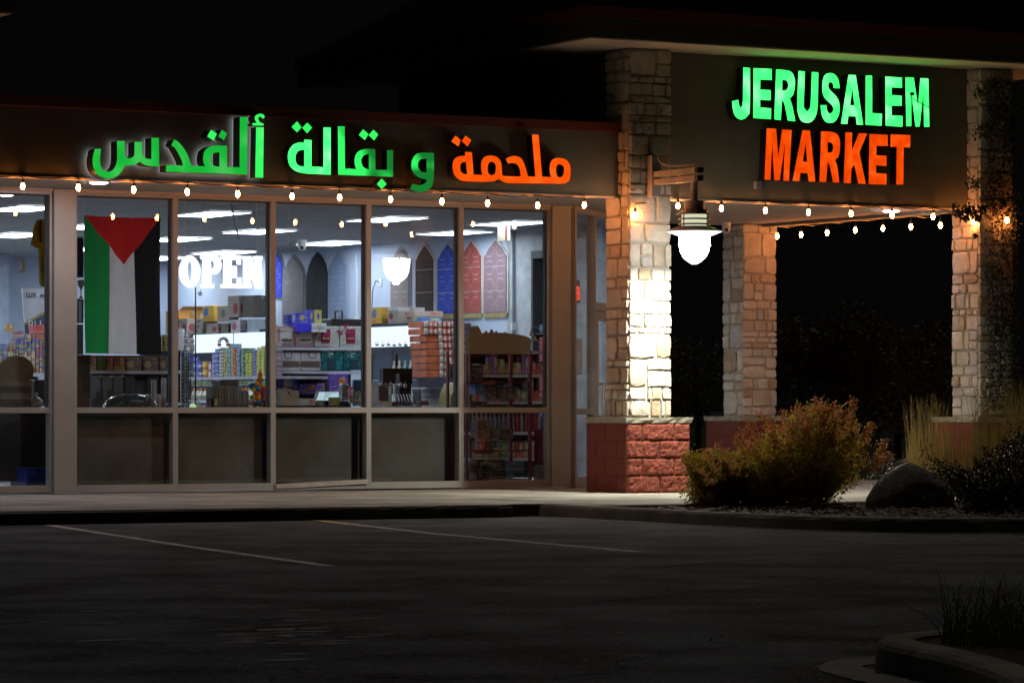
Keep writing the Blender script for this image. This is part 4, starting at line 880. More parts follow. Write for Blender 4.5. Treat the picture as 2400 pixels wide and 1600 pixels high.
for args in [('orange open carton at the left under the OPEN sign', (411,713,478,766), 46.0, .5, CP[3], True),
 ('kraft carton with a red band below the orange open one', (430,731,465,766), 45.4, .4, CP[1]),
 ('small kraft carton, topmost of three beside the yellow oval-badged one', (466,731,500,744), 45.6, .3, CP[5]),
 ('small kraft carton, middle of three', (464,744.6,498,755), 45.6, .3, CP[5]),
 ('small kraft carton, lowest of three', (462,755.4,499,766), 45.6, .3, CP[5]),
 ('yellow carton with a blue oval badge below the letters', (491,701,525,738), 45.8, .4, CP[2]),
 ('pale plain carton right of the yellow oval one', (525.5,701,548,738), 45.8, .4, CP[5]),
 ('brown carton with a wide red arc under the letter N', (549,678,583,728), 46.2, .4, CP[1]),
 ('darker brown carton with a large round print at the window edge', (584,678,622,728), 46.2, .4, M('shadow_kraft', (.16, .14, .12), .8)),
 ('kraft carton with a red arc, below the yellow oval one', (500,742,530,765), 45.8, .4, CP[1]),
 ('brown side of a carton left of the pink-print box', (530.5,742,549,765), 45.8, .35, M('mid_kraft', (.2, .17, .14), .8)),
 ('white carton printed with a pink bottle', (551,734,594,764), 45.2, .4, CP[4]),
 ('pale blue-white carton at the window edge', (594.5,732,620,763), 45.2, .4, M('carton_pale_blue', (.42, .5, .58), .6)),
 ('yellow carton with an oval badge above the right fridge header', (876,705,914,743), 43.6, .3, CP[2]),
 ('kraft carton with dark print in the middle of the right fridge top', (914.5,714,950,743), 43.6, .3, CP[0]),
 ('white-topped carton behind the kraft one on the right fridge', (914,705,976,714), 43.9, .3, M('carton_white', (.55, .56, .58), .6)),
 ('cream carton at the left edge of the right fridge top', (856,718,875,745), 43.8, .3, M('carton_cream', (.5, .46, .28), .6)),
 ('red and tan printed carton at the right end of the fridge top', (951,714,1018,728), 43.4, .3, PRINT('carton_fruit', (.42, .33, .26), (.4, .3, .22), (.5, .1, .06), 1)),
 ('blue packet lying under the red and tan carton', (966,729,1015,740), 43.2, .2, PRINT('packet_blue', (.03, .16, .5), (.05, .25, .6), (.5, .6, .2), 1))]:
    carton(*args)
gondola('plain steel shelf unit in the back corner under the orange carton', (23.8, 51.5, 24.5, 53.1), (.5, 1.0, 1.5, 2.075))
# --- gondola shelf with packet stacks (faces left)
GU = 20.0
gy1, gy0 = PU(432, 868, GU).y, PU(622, 868, GU).y
zsf = PU(520, 865, GU).z
gondola('long shelf unit loaded with coloured packet stacks under the lit fridge headers', (GU, gy0, GU+.8, gy1), (.25, .62, 1.02, zsf), back=False)
PCK = [((.05, .08, .45), (.6, .6, .65)), ((.62, .42, .03), (.5, .1, .05)), ((.6, .55, .5), (.5, .05, .05)), ((.22, .12, .5), (.5, .45, .6)), ((.05, .15, .55), (.5, .55, .7)), ((.5, .52, .5), (.1, .08, .07)), ((.6, .28, .03), (.55, .5, .1)), ((.3, .45, .08), (.1, .35, .5)), ((.05, .3, .55), (.5, .5, .3)), ((.5, .06, .04), (.5, .3, .03)), ((.1, .15, .3), (.4, .4, .45)), ((.05, .18, .1), (.2, .35, .25)), ((.42, .45, .04), (.3, .4, .05)), ((.44, .46, .05), (.3, .4, .05)), ((.04, .06, .38), (.35, .4, .6)), ((.40, .43, .03), (.5, .5, .1)), ((.3, .38, .22), (.2, .3, .18)), ((.35, .3, .4), (.4, .35, .42))]
PN = ['blue and white', 'yellow', 'red and white', 'purple', 'light blue', 'white and black', 'orange', 'lime', 'sky blue', 'red', 'navy striped', 'dark green', 'yellow-green', 'pale yellow-green', 'royal blue', 'mustard', 'sage', 'lilac']
stacks = [(440,458,820,0),(461,471,820,1),(473,480,821,2),(482,489,812,3),(489,497,800,4),(499,508,797,5),(509,513,806,6),(514,519,792,7),(520,525,790,8),(526,531,793,6),(532,537,797,9),(538,547,800,10),(549,557,794,11),(558,566,806,12),(566.5,575,805,13),(576,584,800,14),(584.5,594,803,15),(595,603,790,15),(604,612,782,16),(612,619,778,17)]
for si, (xa, xb, yt, k) in enumerate(stacks):
    ya, yb_ = PU(xa, 850, GU).y, PU(xb, 850, GU).y; ztp = PU((xa+xb)/2, yt, GU).z; zz = zsf+.003; hh = .042 if k in (12, 13, 14, 15, 5) else (.06 if k not in (0, 1, 2) else .1)
    mat = PRINT('packet_%d' % k, PCK[k][0], PCK[k][1], tuple(min(1, q*1.6+.05) for q in PCK[k][0]), k % 4)
    lab = '%s grocery packet in the stacked row on the shelf below the OPEN sign' % PN[k]
    proto = None
    while zz+hh <= ztp+.01:
        jy = random.uniform(-.006, .006); c_ = ((yb_+ya)/2+jy, zz)
        if proto is None: proto = tag(MB().cbox(0, -(ya-yb_)/2+.003, 0, .16, (ya-yb_)/2-.003, hh-.003, .003).obj('packet', mat), lab, 'packet', 'packets stacked on the long shelf'); o = proto
        else: o = proto.copy(); C.objects.link(o)
        o.location = (GU+.02+random.uniform(0, .01), c_[0], zz); zz += hh
# green topped tins pile at far right of the shelf
for xa, yt in ((549, 800), (557.5, 800), (574, 793)):
    pass
# pouches on lower shelf rows
PCH = [M('pouch_white', (.6, .58, .54), .3), M('pouch_orange', (.6, .22, .08), .3), M('pouch_green', (.15, .4, .05), .3)]
for r, z in enumerate((1.03, .63)):
    n = 22; proto = None
    for i in range(n):
        y = gy1-.1-(gy1-gy0-.2)*i/n
        for lvl in range(2 if r == 0 else 2):
            mb = MB(); z0_ = z+lvl*.17+.002
            if i % 7 == 6: continue
            if proto is None:
                proto = thing('snack_pouch', 'small white and orange pouch, second row of the shelves under the packets', 'pouch', (GU+.02, y, z0_), 'rows of pouches under the packets')
                o1 = MB().rings([[(0, -.04, 0), (.07, -.04, 0), (.07, .04, 0), (0, .04, 0)], [(-.012, -.042, .05), (.08, -.042, .05), (.08, .042, .05), (-.012, .042, .05)], [(.02, -.038, .11), (.04, -.038, .11), (.04, .038, .11), (.02, .038, .11)]]).obj('pouch_body', PCH[0]); o1.parent = proto
                o2 = MB().box(.018, -.036, .111, .042, .036, .145).obj('orange_top', PCH[1]); o2.parent = proto
                o3 = MB().box(-.014, -.03, .018, -.009, .03, .04).obj('green_strip', PCH[2]); o3.parent = proto
            else: dup(proto, (GU+.02+random.uniform(0, .02), y+random.uniform(-.008, .008), z0_), 'small white and orange pouch, %s row of the shelves under the packets' % ['topmost', 'second', 'third', 'lowest'][r*2+(1-lvl)])
# wire rack with magazines at the left of this window
t = thing('wire_rack', 'tall narrow wire rack of white packets left of the packet shelf', 'wire rack', tuple(PV(425, 900, 39.5)))
b = rect(417, 812, 438, 930, 39.5, .12); mb = MB()
for k in range(5): u = b[0]+(b[3]-b[0])*k/4; mb.tube([(u, b[1], b[2]), (u, b[1], b[5])], .004, 4)
for k in range(17): z = b[2]+(b[5]-b[2])*k/16; mb.tube([(b[0], b[1], z), (b[3], b[1], z)], .004, 4)
mb.obj('wire_grid', CHAR, t)
for k in range(12):
    for j in range(2):
        z = b[2]+.02+(b[5]-b[2]-.05)*k/12; u = b[0]+.006+j*(b[3]-b[0])/2
        T('card_packet', 'small pale packet clipped in the narrow wire rack, %s column, %s' % (['left', 'right'][j], ['bottom third', 'lower middle', 'upper middle', 'top third'][k//3]), 'packet', M('card_pack', (.5, .53, .5), .4, 0, .4, 30), (u, 39.52, z, u+(b[3]-b[0])/2-.012, 39.55, z+.036), 'packets in the narrow wire rack')
for args in (('blue and white box of tissues on top of the wire rack', (440,818,458,832), (.05,.08,.5)), ('white printed tub above the wire rack', (418,755,424,805), (.5,.5,.52)), ('grey tub beside the printed tub', (426,760,438,776), (.2,.19,.18)), ('brown jar in the row above the wire rack', (424,778,446,788), (.18,.09,.07)), ('tan box with a white label above the wire rack', (426,790,447,808), (.3,.27,.22))):
    T('grocery_box', args[0], 'box', PRINT('misc_%d' % args[1][0], args[2], tuple(q*1.3 for q in args[2]), (.6, .6, .6), args[1][0] % 4), rect(*args[1], 41.0, .15), bev=.004)
# little arch ornament
def archp(cx, cy, r0, r1, V, dep, mat, name, parent):
    pts = [PV(cx+r1*math.cos(a*math.pi/12), cy-r1*1.1*math.sin(a*math.pi/12), V) for a in range(13)]+[PV(cx+r0*math.cos(a*math.pi/12), cy-r0*1.1*math.sin(a*math.pi/12), V) for a in reversed(range(13))]
    return MB().poly([pts], (0, dep, 0)).obj(name, mat, parent)
t = thing('arch_ornament', 'small white and red arch-shaped ornament standing on the packet stacks', 'ornament', tuple(PV(514, 795, 42)))
archp(514, 787, 9.5, 12.5, 41.0, .03, M('ornament_white', (.55, .57, .62), .5), 'outer_arch', t); archp(514, 787, 7, 9.3, 41.01, .03, M('ornament_red', (.3, .12, .14), .6), 'inner_arch', t)
for x in (503, 523): box('foot', M('ornament_foot', (.4, .05, .08), .5), rect(x-1, 788, x+5, 795, 41.0, .03), t)
# toys bunch (balloon-like inflatables)
def blob(name, mat, x, y, V, r, parent, s=1.3, tilt=(0, 0)):
    c_ = PV(x, y, V); mb = MB().sph((0, 0, 0), r, 10, 8, s); o = mb.obj(name, mat, None, True); o.parent = parent; o.matrix_parent_inverse = Matrix.Translation(parent.location).inverted(); o.location = c_; o.rotation_euler = (tilt[0], tilt[1], 0); return o
t = thing('toy_bunch', 'bunch of glossy yellow, blue and red foil toys beside the grey books', 'toys', tuple(PV(600, 930, 36.9)))
tcs = [('toy_yellow', (.65, .5, .02)), ('toy_blue', (.04, .25, .6)), ('toy_red', (.6, .07, .04)), ('toy_pink', (.6, .05, .25)), ('toy_lime', (.35, .45, .03)), ('toy_orange', (.7, .28, .02))]
for k in range(46):
    yy = random.uniform(880, 928); xx = 596+random.uniform(-24, 20)*(.5+.5*(yy-870)/55)
    n_, c_ = random.choice(tcs); blob('foil_toy', M(n_, c_, .18), xx, yy, 36.8+random.uniform(-.1, .15), random.uniform(.018, .04), t, random.uniform(.9, 1.9), (random.uniform(-1, 1), random.uniform(-1, 1)))
blob('tall_foil_toy', MATS['toy_orange'], 597, 864, 36.8, .03, t, 2.2); blob('toy_beak', MATS['toy_red'], 598, 858, 36.76, .014, t, 1); blob('foil_toy', MATS['toy_yellow'], 597, 850, 36.8, .016, t, 1.2); blob('foil_toy', MATS['toy_blue'], 585, 881, 36.8, .04, t, .7); blob('foil_toy', MATS['toy_blue'], 575, 885, 36.8, .03, t, 1)
MB().tube([PV(597, 864, 36.82), PV(598, 930, 36.82)], .006, 5).obj('stick', DARK, t)
# window counter with books, soap bottles
t = thing('window_counter', 'low dark counter running behind the window boards', 'counter', (17, 36.8, 0)); box('top', CHAR, (PV(176, 900, 36.5).x, 36.42, .86, PV(1052, 900, 36.5).x, 37.3, .895), t); box('front_panel', DARK, (PV(176, 900, 36.5).x+.02, 36.44, .0, PV(1052, 900, 36.5).x-.02, 36.47, .858), t)
x = 487
for k in range(15):
    w = random.uniform(5, 7.5); h = 918-random.uniform(28, 32)-(0 if k < 9 else -9)
    x1 = min(x+w, 572)
    bb_ = rect(x, h, x1, 931, 36.6, .16); t = thing('book', 'grey-spined book in the upright row on the counter, %s' % ('taller group on the left' if k < 9 else 'shorter leaning group on the right'), 'book', (bb_[0], 36.6, .9), 'grey books standing behind the third window')
    MB().cbox(bb_[0], 36.6, .897, bb_[3]-.004, 36.76, bb_[5], .003).obj('cover', M('book_grey_%d' % (k % 3), [(.17, .18, .17), (.14, .14, .135), (.2, .2, .19)][k % 3], .7), t)
    box('spine_label', M('book_label', (.07, .07, .07), .7), (bb_[0]+.006, 36.598, .93, bb_[3]-.01, 36.5995, .96), t)
    x = x1
    if x > 568: break
T('dark_box', 'dark upright box at the left end of the grey books', 'box', DARK, rect(485, 914, 500, 931, 36.55, .1))
for x, mat, lab in ((443, EM('soap_green_glow', (.75, 1, .5), .55, base=(.5, .7, .3)), 'glowing pale green soap bottle on the counter'), (455, M('soap_clear', (.5, .55, .58), .15), 'clear pump bottle right of the green one')):  # the green bottle is no lamp; its brightness is added as emission
    t = thing('pump_bottle', lab, 'pump bottle', tuple(PV(x, 931, 36.55))); p = PV(x, 931, 36.55); p.z = .897
    MB().lathe([(.036, 0), (.038, .01), (.038, .045), (.03, .06), (.012, .068)], p, 12).obj('body', mat, t, True); MB().lathe([(.008, .069), (.008, .13), (.002, .132)], p, 8).obj('pump', WHITE, t, True); box('nozzle', WHITE, (p.x-.03, p.y-.005, p.z+.125, p.x-.008, p.y+.005, p.z+.133), t)
T('yellow_cone', 'small yellow-green wedge beside the dark box', 'wedge block', M('wedge_lime', (.4, .45, .15), .5), rect(493, 915, 500, 931, 36.52, .02))
T('till_device', 'dark brown electronic device behind the books', 'device', M('dark_brown', (.05, .035, .03), .5), rect(508, 872, 548, 915, 38.2, .2), bev=.01)
T('snack_box', 'yellow and dark printed box in front of the brown device', 'box', PRINT('snack_y', (.4, .36, .1), (.1, .09, .06), (.5, .5, .2), 0), rect(529, 901, 561, 913, 38.0, .1), bev=.004)
# --- gift display in the fourth window
GV = 41.0
gb = rect(632, 795, 845, 805, GV, .5)
gondola('wide shelf unit of gift boxes behind the fourth window', (gb[0], GV, gb[3], GV+.5), (.3, PV(740, 915, GV).z, PV(740, 852, GV).z, PV(740, 798, GV).z))
PNK = M('gift_pink', (.42, .27, .28), .6); SIL = M('gift_silver', (.5, .53, .52), .5, 0, .3, 60)
for k, (xa, xb) in enumerate(((636, 678), (679, 722))):
    b = rect(xa, 749, xb-1, 795, GV+.01, .2); t = thing('gift_box', 'pink-edged white gift box with a beige ribbon, %s' % ('leftmost on the top gift shelf' if k == 0 else 'second on the top gift shelf'), 'gift box', (b[0], GV, b[2]), 'gift boxes on the shelves of the fourth window')
    MB().cbox(*b, .006).obj('body', PNK, t); c_ = rect(xa+9, 754, xb-6, 788, GV, .01); box('front_card', M('gift_card', (.55, .58, .58), .5), (c_[0], GV+.003, c_[2], c_[3], GV+.009, c_[5]), t)
    for j in range(4): q = PV(xa+13+j*6.2, 780, GV); MB().sph((q.x, GV-.001, q.z), .018, 8, 6).obj('charm', M('charm_dark', (.12, .12, .1), .4), t, True)
    q = PV(xa+7, 757, GV); mb = MB()
    for a in (0, .7, 2.2, 3.0, 4.1): mb.add([(q.x, GV-.01, q.z), (q.x+.1*math.cos(a), GV-.02, q.z+.07*math.sin(a)), (q.x+.09*math.cos(a+.3), GV-.012, q.z+.07*math.sin(a+.35))], [(0,1,2)])
    mb.obj('ribbon_bow', M('beige_ribbon', (.35, .3, .2), .5), t)
for k, (xa, xb) in enumerate(((723, 780), (780.5, 840))):
    b = rect(xa, 749, xb-1, 796, GV+.01, .2); t = thing('gift_box', 'speckled silver gift box with a crimson tag and bow, %s' % ('left one' if k == 0 else 'right one'), 'gift box', (b[0], GV, b[2]), 'gift boxes on the shelves of the fourth window')
    MB().cbox(*b, .006).obj('body', SIL, t); c_ = rect(xa+15, 755, xa+36, 787, GV, .01); box('crimson_tag', M('crimson', (.28, .02, .07), .5), (c_[0], GV+.002, c_[2], c_[3], GV+.009, c_[5]), t)
    for j in range(3): q = PV(xa+20+j*5, 778, GV); MB().sph((q.x, GV-.003, q.z), .014, 8, 6).obj('charm', M('charm_gold', (.5, .4, .2), .3, .6), t, True)
    q = PV(xa+8, 757, GV); mb = MB()
    for a in (.9, 3.3, 4.0, 5.5): mb.add([(q.x, GV-.01, q.z), (q.x+.12*math.cos(a), GV-.02, q.z+.08*math.sin(a)), (q.x+.1*math.cos(a+.4), GV-.012, q.z+.08*math.sin(a+.4))], [(0,1,2)])
    mb.obj('ribbon_bow', MATS['crimson'], t)
for k, (xa, xb) in enumerate(((646, 691), (692, 737))):
    b = rect(xa, 808, xb-.5, 850, GV+.01, .2); t = thing('gift_box', 'white gift box with a brown lower window and black bow, %s' % ('left of the pair' if k == 0 else 'right of the pair'), 'gift box', (b[0], GV, b[2]), 'gift boxes on the shelves of the fourth window')
    MB().cbox(*b, .006).obj('body', M('gift_white', (.5, .54, .57), .5), t); c_ = rect(xa+1, 829, xb-2, 841, GV, .01); box('brown_window', M('gift_brown', (.13, .09, .08), .5), (c_[0], GV+.002, c_[2], c_[3], GV+.009, c_[5]), t); c_ = rect(xa, 801, xb, 807.5, GV, .01); box('dark_lid', DARK, (c_[0], GV+.002, b[5]-.002, c_[3]-.003, GV+.2, b[5]+.03), t)
    q = PV(xa+15+k*10, 815, GV); MB().tube([(q.x-.06, GV-.002, q.z+.05), (q.x-.03, GV-.01, q.z-.04), (q.x+.04, GV-.01, q.z-.04), (q.x+.06, GV-.002, q.z+.05)], .006, 4).obj('black_bow', DARK, t)
t = thing('gift_box', 'white box standing end-on at the left edge of the second gift shelf', 'gift box', tuple(PV(636, 850, GV))); MB().cbox(*rect(633, 803, 645, 851, GV-.05, .3), .004).obj('body', MATS['gift_white'], t)
for k, (xa, xb) in enumerate(((738, 788), (789, 838))):
    b = rect(xa, 803, xb-.5, 850, GV+.01, .2); t = thing('gift_box', 'teal wrapped gift box with a silver bow, %s' % ('left one' if k == 0 else 'right one'), 'gift box', (b[0], GV, b[2]), 'gift boxes on the shelves of the fourth window')
    MB().cbox(*b, .006).obj('body', M('teal_foil', (.01, .2, .22), .3, 0, .5, 25), t); q = PV(xa+14, 812, GV); mb = MB()
    for a in range(7): mb.add([(q.x, GV-.01, q.z), (q.x+.08*math.cos(a), GV-.02, q.z+.05*math.sin(a)), (q.x+.07*math.cos(a+.35), GV-.012, q.z+.05*math.sin(a+.4))], [(0,1,2)])
    mb.obj('silver_bow', M('silver_ribbon', (.4, .55, .55), .2, .6), t); q = PV(xa+24, 836, GV); box('dark_tag', M('teal_dark', (.01, .05, .09), .5), (q.x-.06, GV+.001, q.z-.06, q.x+.06, GV+.009, q.z+.06), t)
MB_P = PRINT('choc_purple', (.12, .06, .42), (.14, .07, .48), (.42, .16, .04), 1); MB_P2 = PRINT('choc_purple_b', (.08, .05, .36), (.1, .06, .4), (.5, .48, .55), 3)
for k, (xa, xb, ya, yb_) in enumerate(((634, 683, 868, 905), (687, 730, 880, 905), (727, 753, 880, 905), (755, 800, 858, 905))):
    T('chocolate_box', 'purple chocolate box on the third gift shelf, %s' % ['leftmost with white price cards', 'low one in the middle', 'short one next to the tall box', 'tall one with an orange badge'][k], 'chocolate box', (MB_P2 if k == 0 else MB_P), rect(xa, ya, xb, yb_, GV-.12+.02*k, .25), 'purple chocolate boxes', .005)
for k, x in enumerate((638, 650, 660)): T('price_card', 'small white price card in front of the leftmost purple box', 'price card', WHITE, rect(x, 893-(k == 1)*3, x+9, 904, GV-.18, .004), 'white price cards')
DOME = PRINT('dome_blue_box', (.04, .05, .6), (.05, .06, .65), (.5, .4, .03), 0); 
for lab, r, V, mat in (('blue box with a golden dome picture and yellow corners', (680,718,708,741), 40.95, DOME), ('taller blue box with a yellow edge, right of the dome box', (709,712,722,741), 41.0, DOME), ('yellow edge panel of the tall blue box', (722.5,712,739,741), 40.98, PRINT('dome_yellow', (.5, .45, .05), (.48, .43, .05), (.05, .06, .55), 0)), ('plain bright blue box under the dome box', (682,742,716,762), 40.95, M('plain_blue', (.05, .04, .75), .4)), ('white framed picture card leaning on the gift boxes', (717,742,750,763), 40.93, PRINT('dome_white', (.6, .65, .72), (.35, .45, .6), (.5, .4, .2), 0)), ('dim blue box behind the plain blue one', (661,722,678,745), 41.2, M('dim_blue', (.03, .04, .3), .5)), ('small blue and yellow carton stack end', (661,745,681,761), 41.1, DOME)):
    b = rect(*r, V, .12); b = (b[0], b[1], b[2]-.0, b[3], b[4], b[5]); T('souvenir_box', lab, 'souvenir box', mat, b, 'blue and yellow souvenir boxes on the gift shelf', .004)
T('black_case', 'long black case lying on the silver gift boxes', 'case', DARK, rect(762, 749-17, 845, 749.5, GV+.02, .3), bev=.01)
t = thing('wire_bail', 'thin dark wire loop rising from the black case', 'wire loop', tuple(PV(778, 740, 41.0))); MB().tube([PV(770, 733, GV), PV(770, 716, GV), PV(772, 713, GV), PV(784, 713, GV), PV(786, 716, GV), PV(786, 731, GV)], .012, 5).obj('wire_loop', DARK, t)
T('light_switch', 'double white switch plate on the wall above the black case', 'switch', WHITE, (SW-.012, PU(827, 730, SW).y, PU(827, 747, SW).z, SW-.001, PU(815, 730, SW).y, PU(815, 729, SW).z))
# hanging tinsel lines on the wall
for lab, pts in (('thin white icicle light strand hanging on the wall right of the pale rug', [PU(817, 585, SW-.05), PU(820, 640, SW-.05), PU(819, 690, SW-.05), PU(821, 730, SW-.05), PU(815, 748, SW-.05)]),):
    t = thing('light_strand', lab, 'light strand', tuple(pts[0])); MB().tube(pts, .006, 4).obj('wire', WHITE, t)
    for k in range(12):
        i = min(int(k/3), 3); p = pts[i].lerp(pts[i+1], (k % 3)/3); MB().sph(p, .014, 6, 5).obj('mini_bulb', WHITE, t)
pts = [PV(1252, 737, 36.5), PV(1245, 757, 36.5), PV(1222, 748, 36.5), PV(1219, 762, 36.5), PV(1229, 775, 36.5), PV(1240, 790, 36.5), PV(1256, 808, 36.5)]
t = thing('light_strand', 'short unlit strand of clear mini bulbs looping down near the last window edge', 'light strand', tuple(pts[0])); MB().tube(pts, .004, 4).obj('wire', WHITE, t)
for p in pts: MB().tube([p, p+Vector((-.01, 0, -.045))], .011, 6).obj('mini_bulb', M('clear_bulb', (.75, .75, .7), .1, .5), t)
# till screen and counter goods
t = thing('till_screen', 'lit pale tilted checkout screen with lines of text', 'till screen', tuple(PV(742, 900, 38.3)))
sc = [PV(733-7, 919, 38.15), PV(781-1, 919, 38.15), PV(786, 900, 38.3), PV(733, 900, 38.3)]
MB().poly([[p+Vector((0, 0, 0)) for p in sc]]).obj('screen', EM('screen_pale', (.55, .78, .85), .8), t)
e = [PV(722, 921, 38.152), PV(784, 921, 38.152), PV(790, 898, 38.322), PV(730, 898, 38.322)]
MB().poly([[p+Vector((0, .006, 0)) for p in e]], (0, .03, 0)).obj('bezel', DARK, t); box('foot', DARK, rect(745, 921, 775, 932, 38.35, .1), t)
ink = M('screen_ink', (.02, .03, .05), .6)
for j, (x0, x1) in enumerate(((745, 772), (744, 760), (744, 754), (743, 752), (741, 746))):
    y = 902+j*3.3; box('text_line', ink, (PV(x0, y, 38.14).x, PV(0, y, 38.25).y-.13-.0*j, PV(x0, y+.9, 38.14).z, PV(x1, y, 38.14).x, 38.125, PV(x0, y, 38.14).z), t)
pb = T('paper_bag', 'beige paper gift bag with a dark twisted handle and rows of small print', 'paper bag', PRINT('bag_beige', (.33, .30, .24), (.32, .29, .23), (.3, .27, .2), 1, .8), rect(645, 896, 687, 931, 37.0, .12), bev=.004)
MB().tube([PV(662, 899, 36.99), PV(667, 907, 36.98)], .006, 4).obj('handle', DARK, pb)
T('folded_menu', 'olive yellow card folded on the counter below the till screen', 'card', M('olive_card', (.2, .18, .05), .7), rect(757, 912, 780, 931, 36.9, .03))
T('glitter_cup', 'tiny gold glitter cup on the counter', 'cup', M('glitter', (.5, .42, .25), .2, .7, .6, 90), rect(728, 921, 740, 931, 36.8, .05), bev=.004)
T('photo_frame', 'dark square framed print with a pale round motif at the right of the fourth window', 'picture frame', PRINT('frame_dark', (.04, .035, .03), (.05, .045, .04), (.14, .13, .12), 0, .4), rect(812, 897, 850, 932, 36.7, .03), bev=.003)
T('pink_pack', 'small pink and white pack left of the dark framed print', 'pack', PRINT('pink_pack', (.5, .03, .2), (.5, .5, .52), (.6, .55, .55), 1), rect(804, 887, 811, 925, 36.9, .05))
T('blue_folder', 'blue packet leaning behind the pink pack', 'packet', M('blue_folder', (.03, .18, .42), .5), rect(812, 872, 836, 897, 37.6, .03))
T('plastic_bag', 'grey transparent plastic bag beside the till screen', 'plastic bag', M('bag_film', (.3, .36, .42), .15, 0, .4, 20, .8, 15), rect(787, 880, 803, 918, 37.5, .12), bev=.02)
T('receipt_pile', 'white and red printed papers below the till screen', 'papers', PRINT('papers', (.45, .47, .52), (.4, .42, .48), (.4, .1, .1), 1), rect(690, 915, 727, 931, 37.2, .1))
# --- red drink cases, stacked
RC = PRINT('case_red_cans', (.45, .04, .03), (.5, .12, .04), (.6, .5, .42), 0, .35); RC2 = M('case_orange_film', (.5, .13, .05), .3, 0, .25, 10)
for k in range(8):
    y0 = 738+k*16.2; wide = k < 2; xa = 975+(0 if k < 2 else min(k, 4)*1.6)
    b = rect(xa, y0, xa+19, y0+14.6, 41.0, .5); t = thing('drink_case', 'red shrink-wrapped case of drinks, number %s in the tall stack' % ['one from the top', 'two from the top', 'three from the top', 'four from the top', 'five from the top', 'six from the top', 'seven from the top', 'eight, the lowest'][k], 'drink case', (b[0], 41, b[2]), 'red drink cases in the tall stack')
    t['label'] = 'shrink-wrapped red case of drinks, %s of the tall stack' % ['topmost', 'second from top', 'third from top', 'fourth from top', 'fifth from top', 'third from bottom', 'second from bottom', 'lowest'][k]
    b2_ = rect(xa, y0, 1052, y0+14.6, 41.0, .45)
    MB().cbox(b2_[0], 41.02, b2_[2], b2_[3]+.12, 41.45, b2_[5], .01).obj('tray', RC2, t)
    n = 9
    for i in range(n):
        u = b2_[0]+.03+(b2_[3]+.1-b2_[0])*i/n
        if wide or i > 2: MB().lathe([(.028, 0), (.03, .008), (.03, (b2_[5]-b2_[2])-.006), (.024, (b2_[5]-b2_[2])+.004)], (u, 41.015, b2_[2]), 8).obj('can', RC if i % 3 else M('can_silver', (.5, .45, .42), .3, .5), t, True)
# counter, scanner, slanted white machine
t = thing('checkout_counter', 'pale-edged checkout counter with a dark open front behind the fifth window', 'counter', tuple(PV(1000, 900, 38.8)))
box('top', M('pale_laminate', (.5, .53, .57), .4), rect(978, 889, 1030, 893, 38.8, .6), t); box('side_panel', MATS['pale_laminate'], rect(1022, 893.5, 1030, 935, 38.8, .6), t); box('back_panel', DARK, rect(978, 894, 1021, 935, 39.3, .05), t); box('mid_shelf', CHAR, rect(978, 911, 1021, 913, 38.9, .35), t)
t = thing('cash_machine', 'slanted white machine with a yellow edge at the right of the fifth window', 'machine', tuple(PV(1045, 930, 37.4)))
MB().poly([[PV(1036, 932, 37.4), PV(1040, 905, 37.4), PV(1050, 880, 37.4), PV(1062, 878, 37.4), PV(1062, 932, 37.4)]], (0, .3, 0)).obj('body', M('machine_white', (.5, .54, .56), .4), t)
MB().poly([[PV(1033.5, 932, 37.39), PV(1038, 905, 37.39), PV(1048, 880, 37.39), PV(1050, 880, 37.39), PV(1040, 905, 37.39), PV(1036, 932, 37.39)]], (0, .3, 0)).obj('yellow_edge', M('edge_yellow', (.5, .48, .12), .4), t)
box('red_bar', M('bar_maroon', (.12, .02, .04), .4), rect(1048, 901, 1060, 907, 37.36, .03), t); box('keypad', DARK, rect(1047, 909, 1062, 918, 37.37, .02), t)
for lab, r, V, c, cat in (('pale lilac upright panel at the left of the fifth window', (856,878,868,931), 36.9, (.36,.36,.5), 'panel'), ('grey upright box behind the baubles', (870,880,893,930), 37.6, (.17,.18,.19), 'box'), ('dark monitor seen from behind', (880,845,948,882), 38.4, (.035,.035,.035), 'monitor'), ('black till tower in the middle of the fifth window', (918,858,945,931), 38.0, (.012,.012,.014), 'till'), ('narrow tan card box on the till', (898,880,904,905), 37.8, (.35,.32,.24), 'box'), ('row of tan folders along the counter', (874,921,900,931), 36.7, (.3,.25,.17), 'folders'), ('grey tray with cables on the counter', (901,922,948,931), 36.8, (.2,.18,.16), 'tray'), ('crumpled grey cardboard lying right of the till', (965,920,985,931), 36.8, (.25,.24,.23), 'cardboard')):
    T(cat.replace(' ', '_'), lab, cat, M('ctr_%s' % cat+str(r[0]), c, .5), rect(*r, V, .1), bev=.005)
t = thing('cables', 'tangled dark cables trailing over the counter tray', 'cables', tuple(PV(930, 920, 36.7)))
for k in range(6):
    x = 905+k*7; MB().tube([PV(x, 905, 37.2), PV(x+3, 912, 37.0), PV(x+5, 922, 36.75), PV(x+8, 931, 36.7)], .006, 4).obj('cable', DARK, t)
for k in range(6):
    p = PV(875+k*11, 884+(k % 2)*1.5, 37.6); t = thing('bauble', 'mirrored bauble in the lower row in front of the dark monitor', 'bauble', tuple(p), 'lower row of mirrored baubles'); MB().sph(p, .024, 10, 7).obj('ball', MATS['mirror_ball'], t, True); MB().tube([p, p+Vector((0, 0, .05))], .002, 4).obj('hook', WHITE, t)
T('bag_of_crisps', 'shiny purple-brown bag hung on the red cases', 'bag', M('film_brown', (.12, .07, .08), .15, 0, .5, 14, 1, 20), rect(1031, 832, 1052, 868, 39.8, .1), bev=.02)
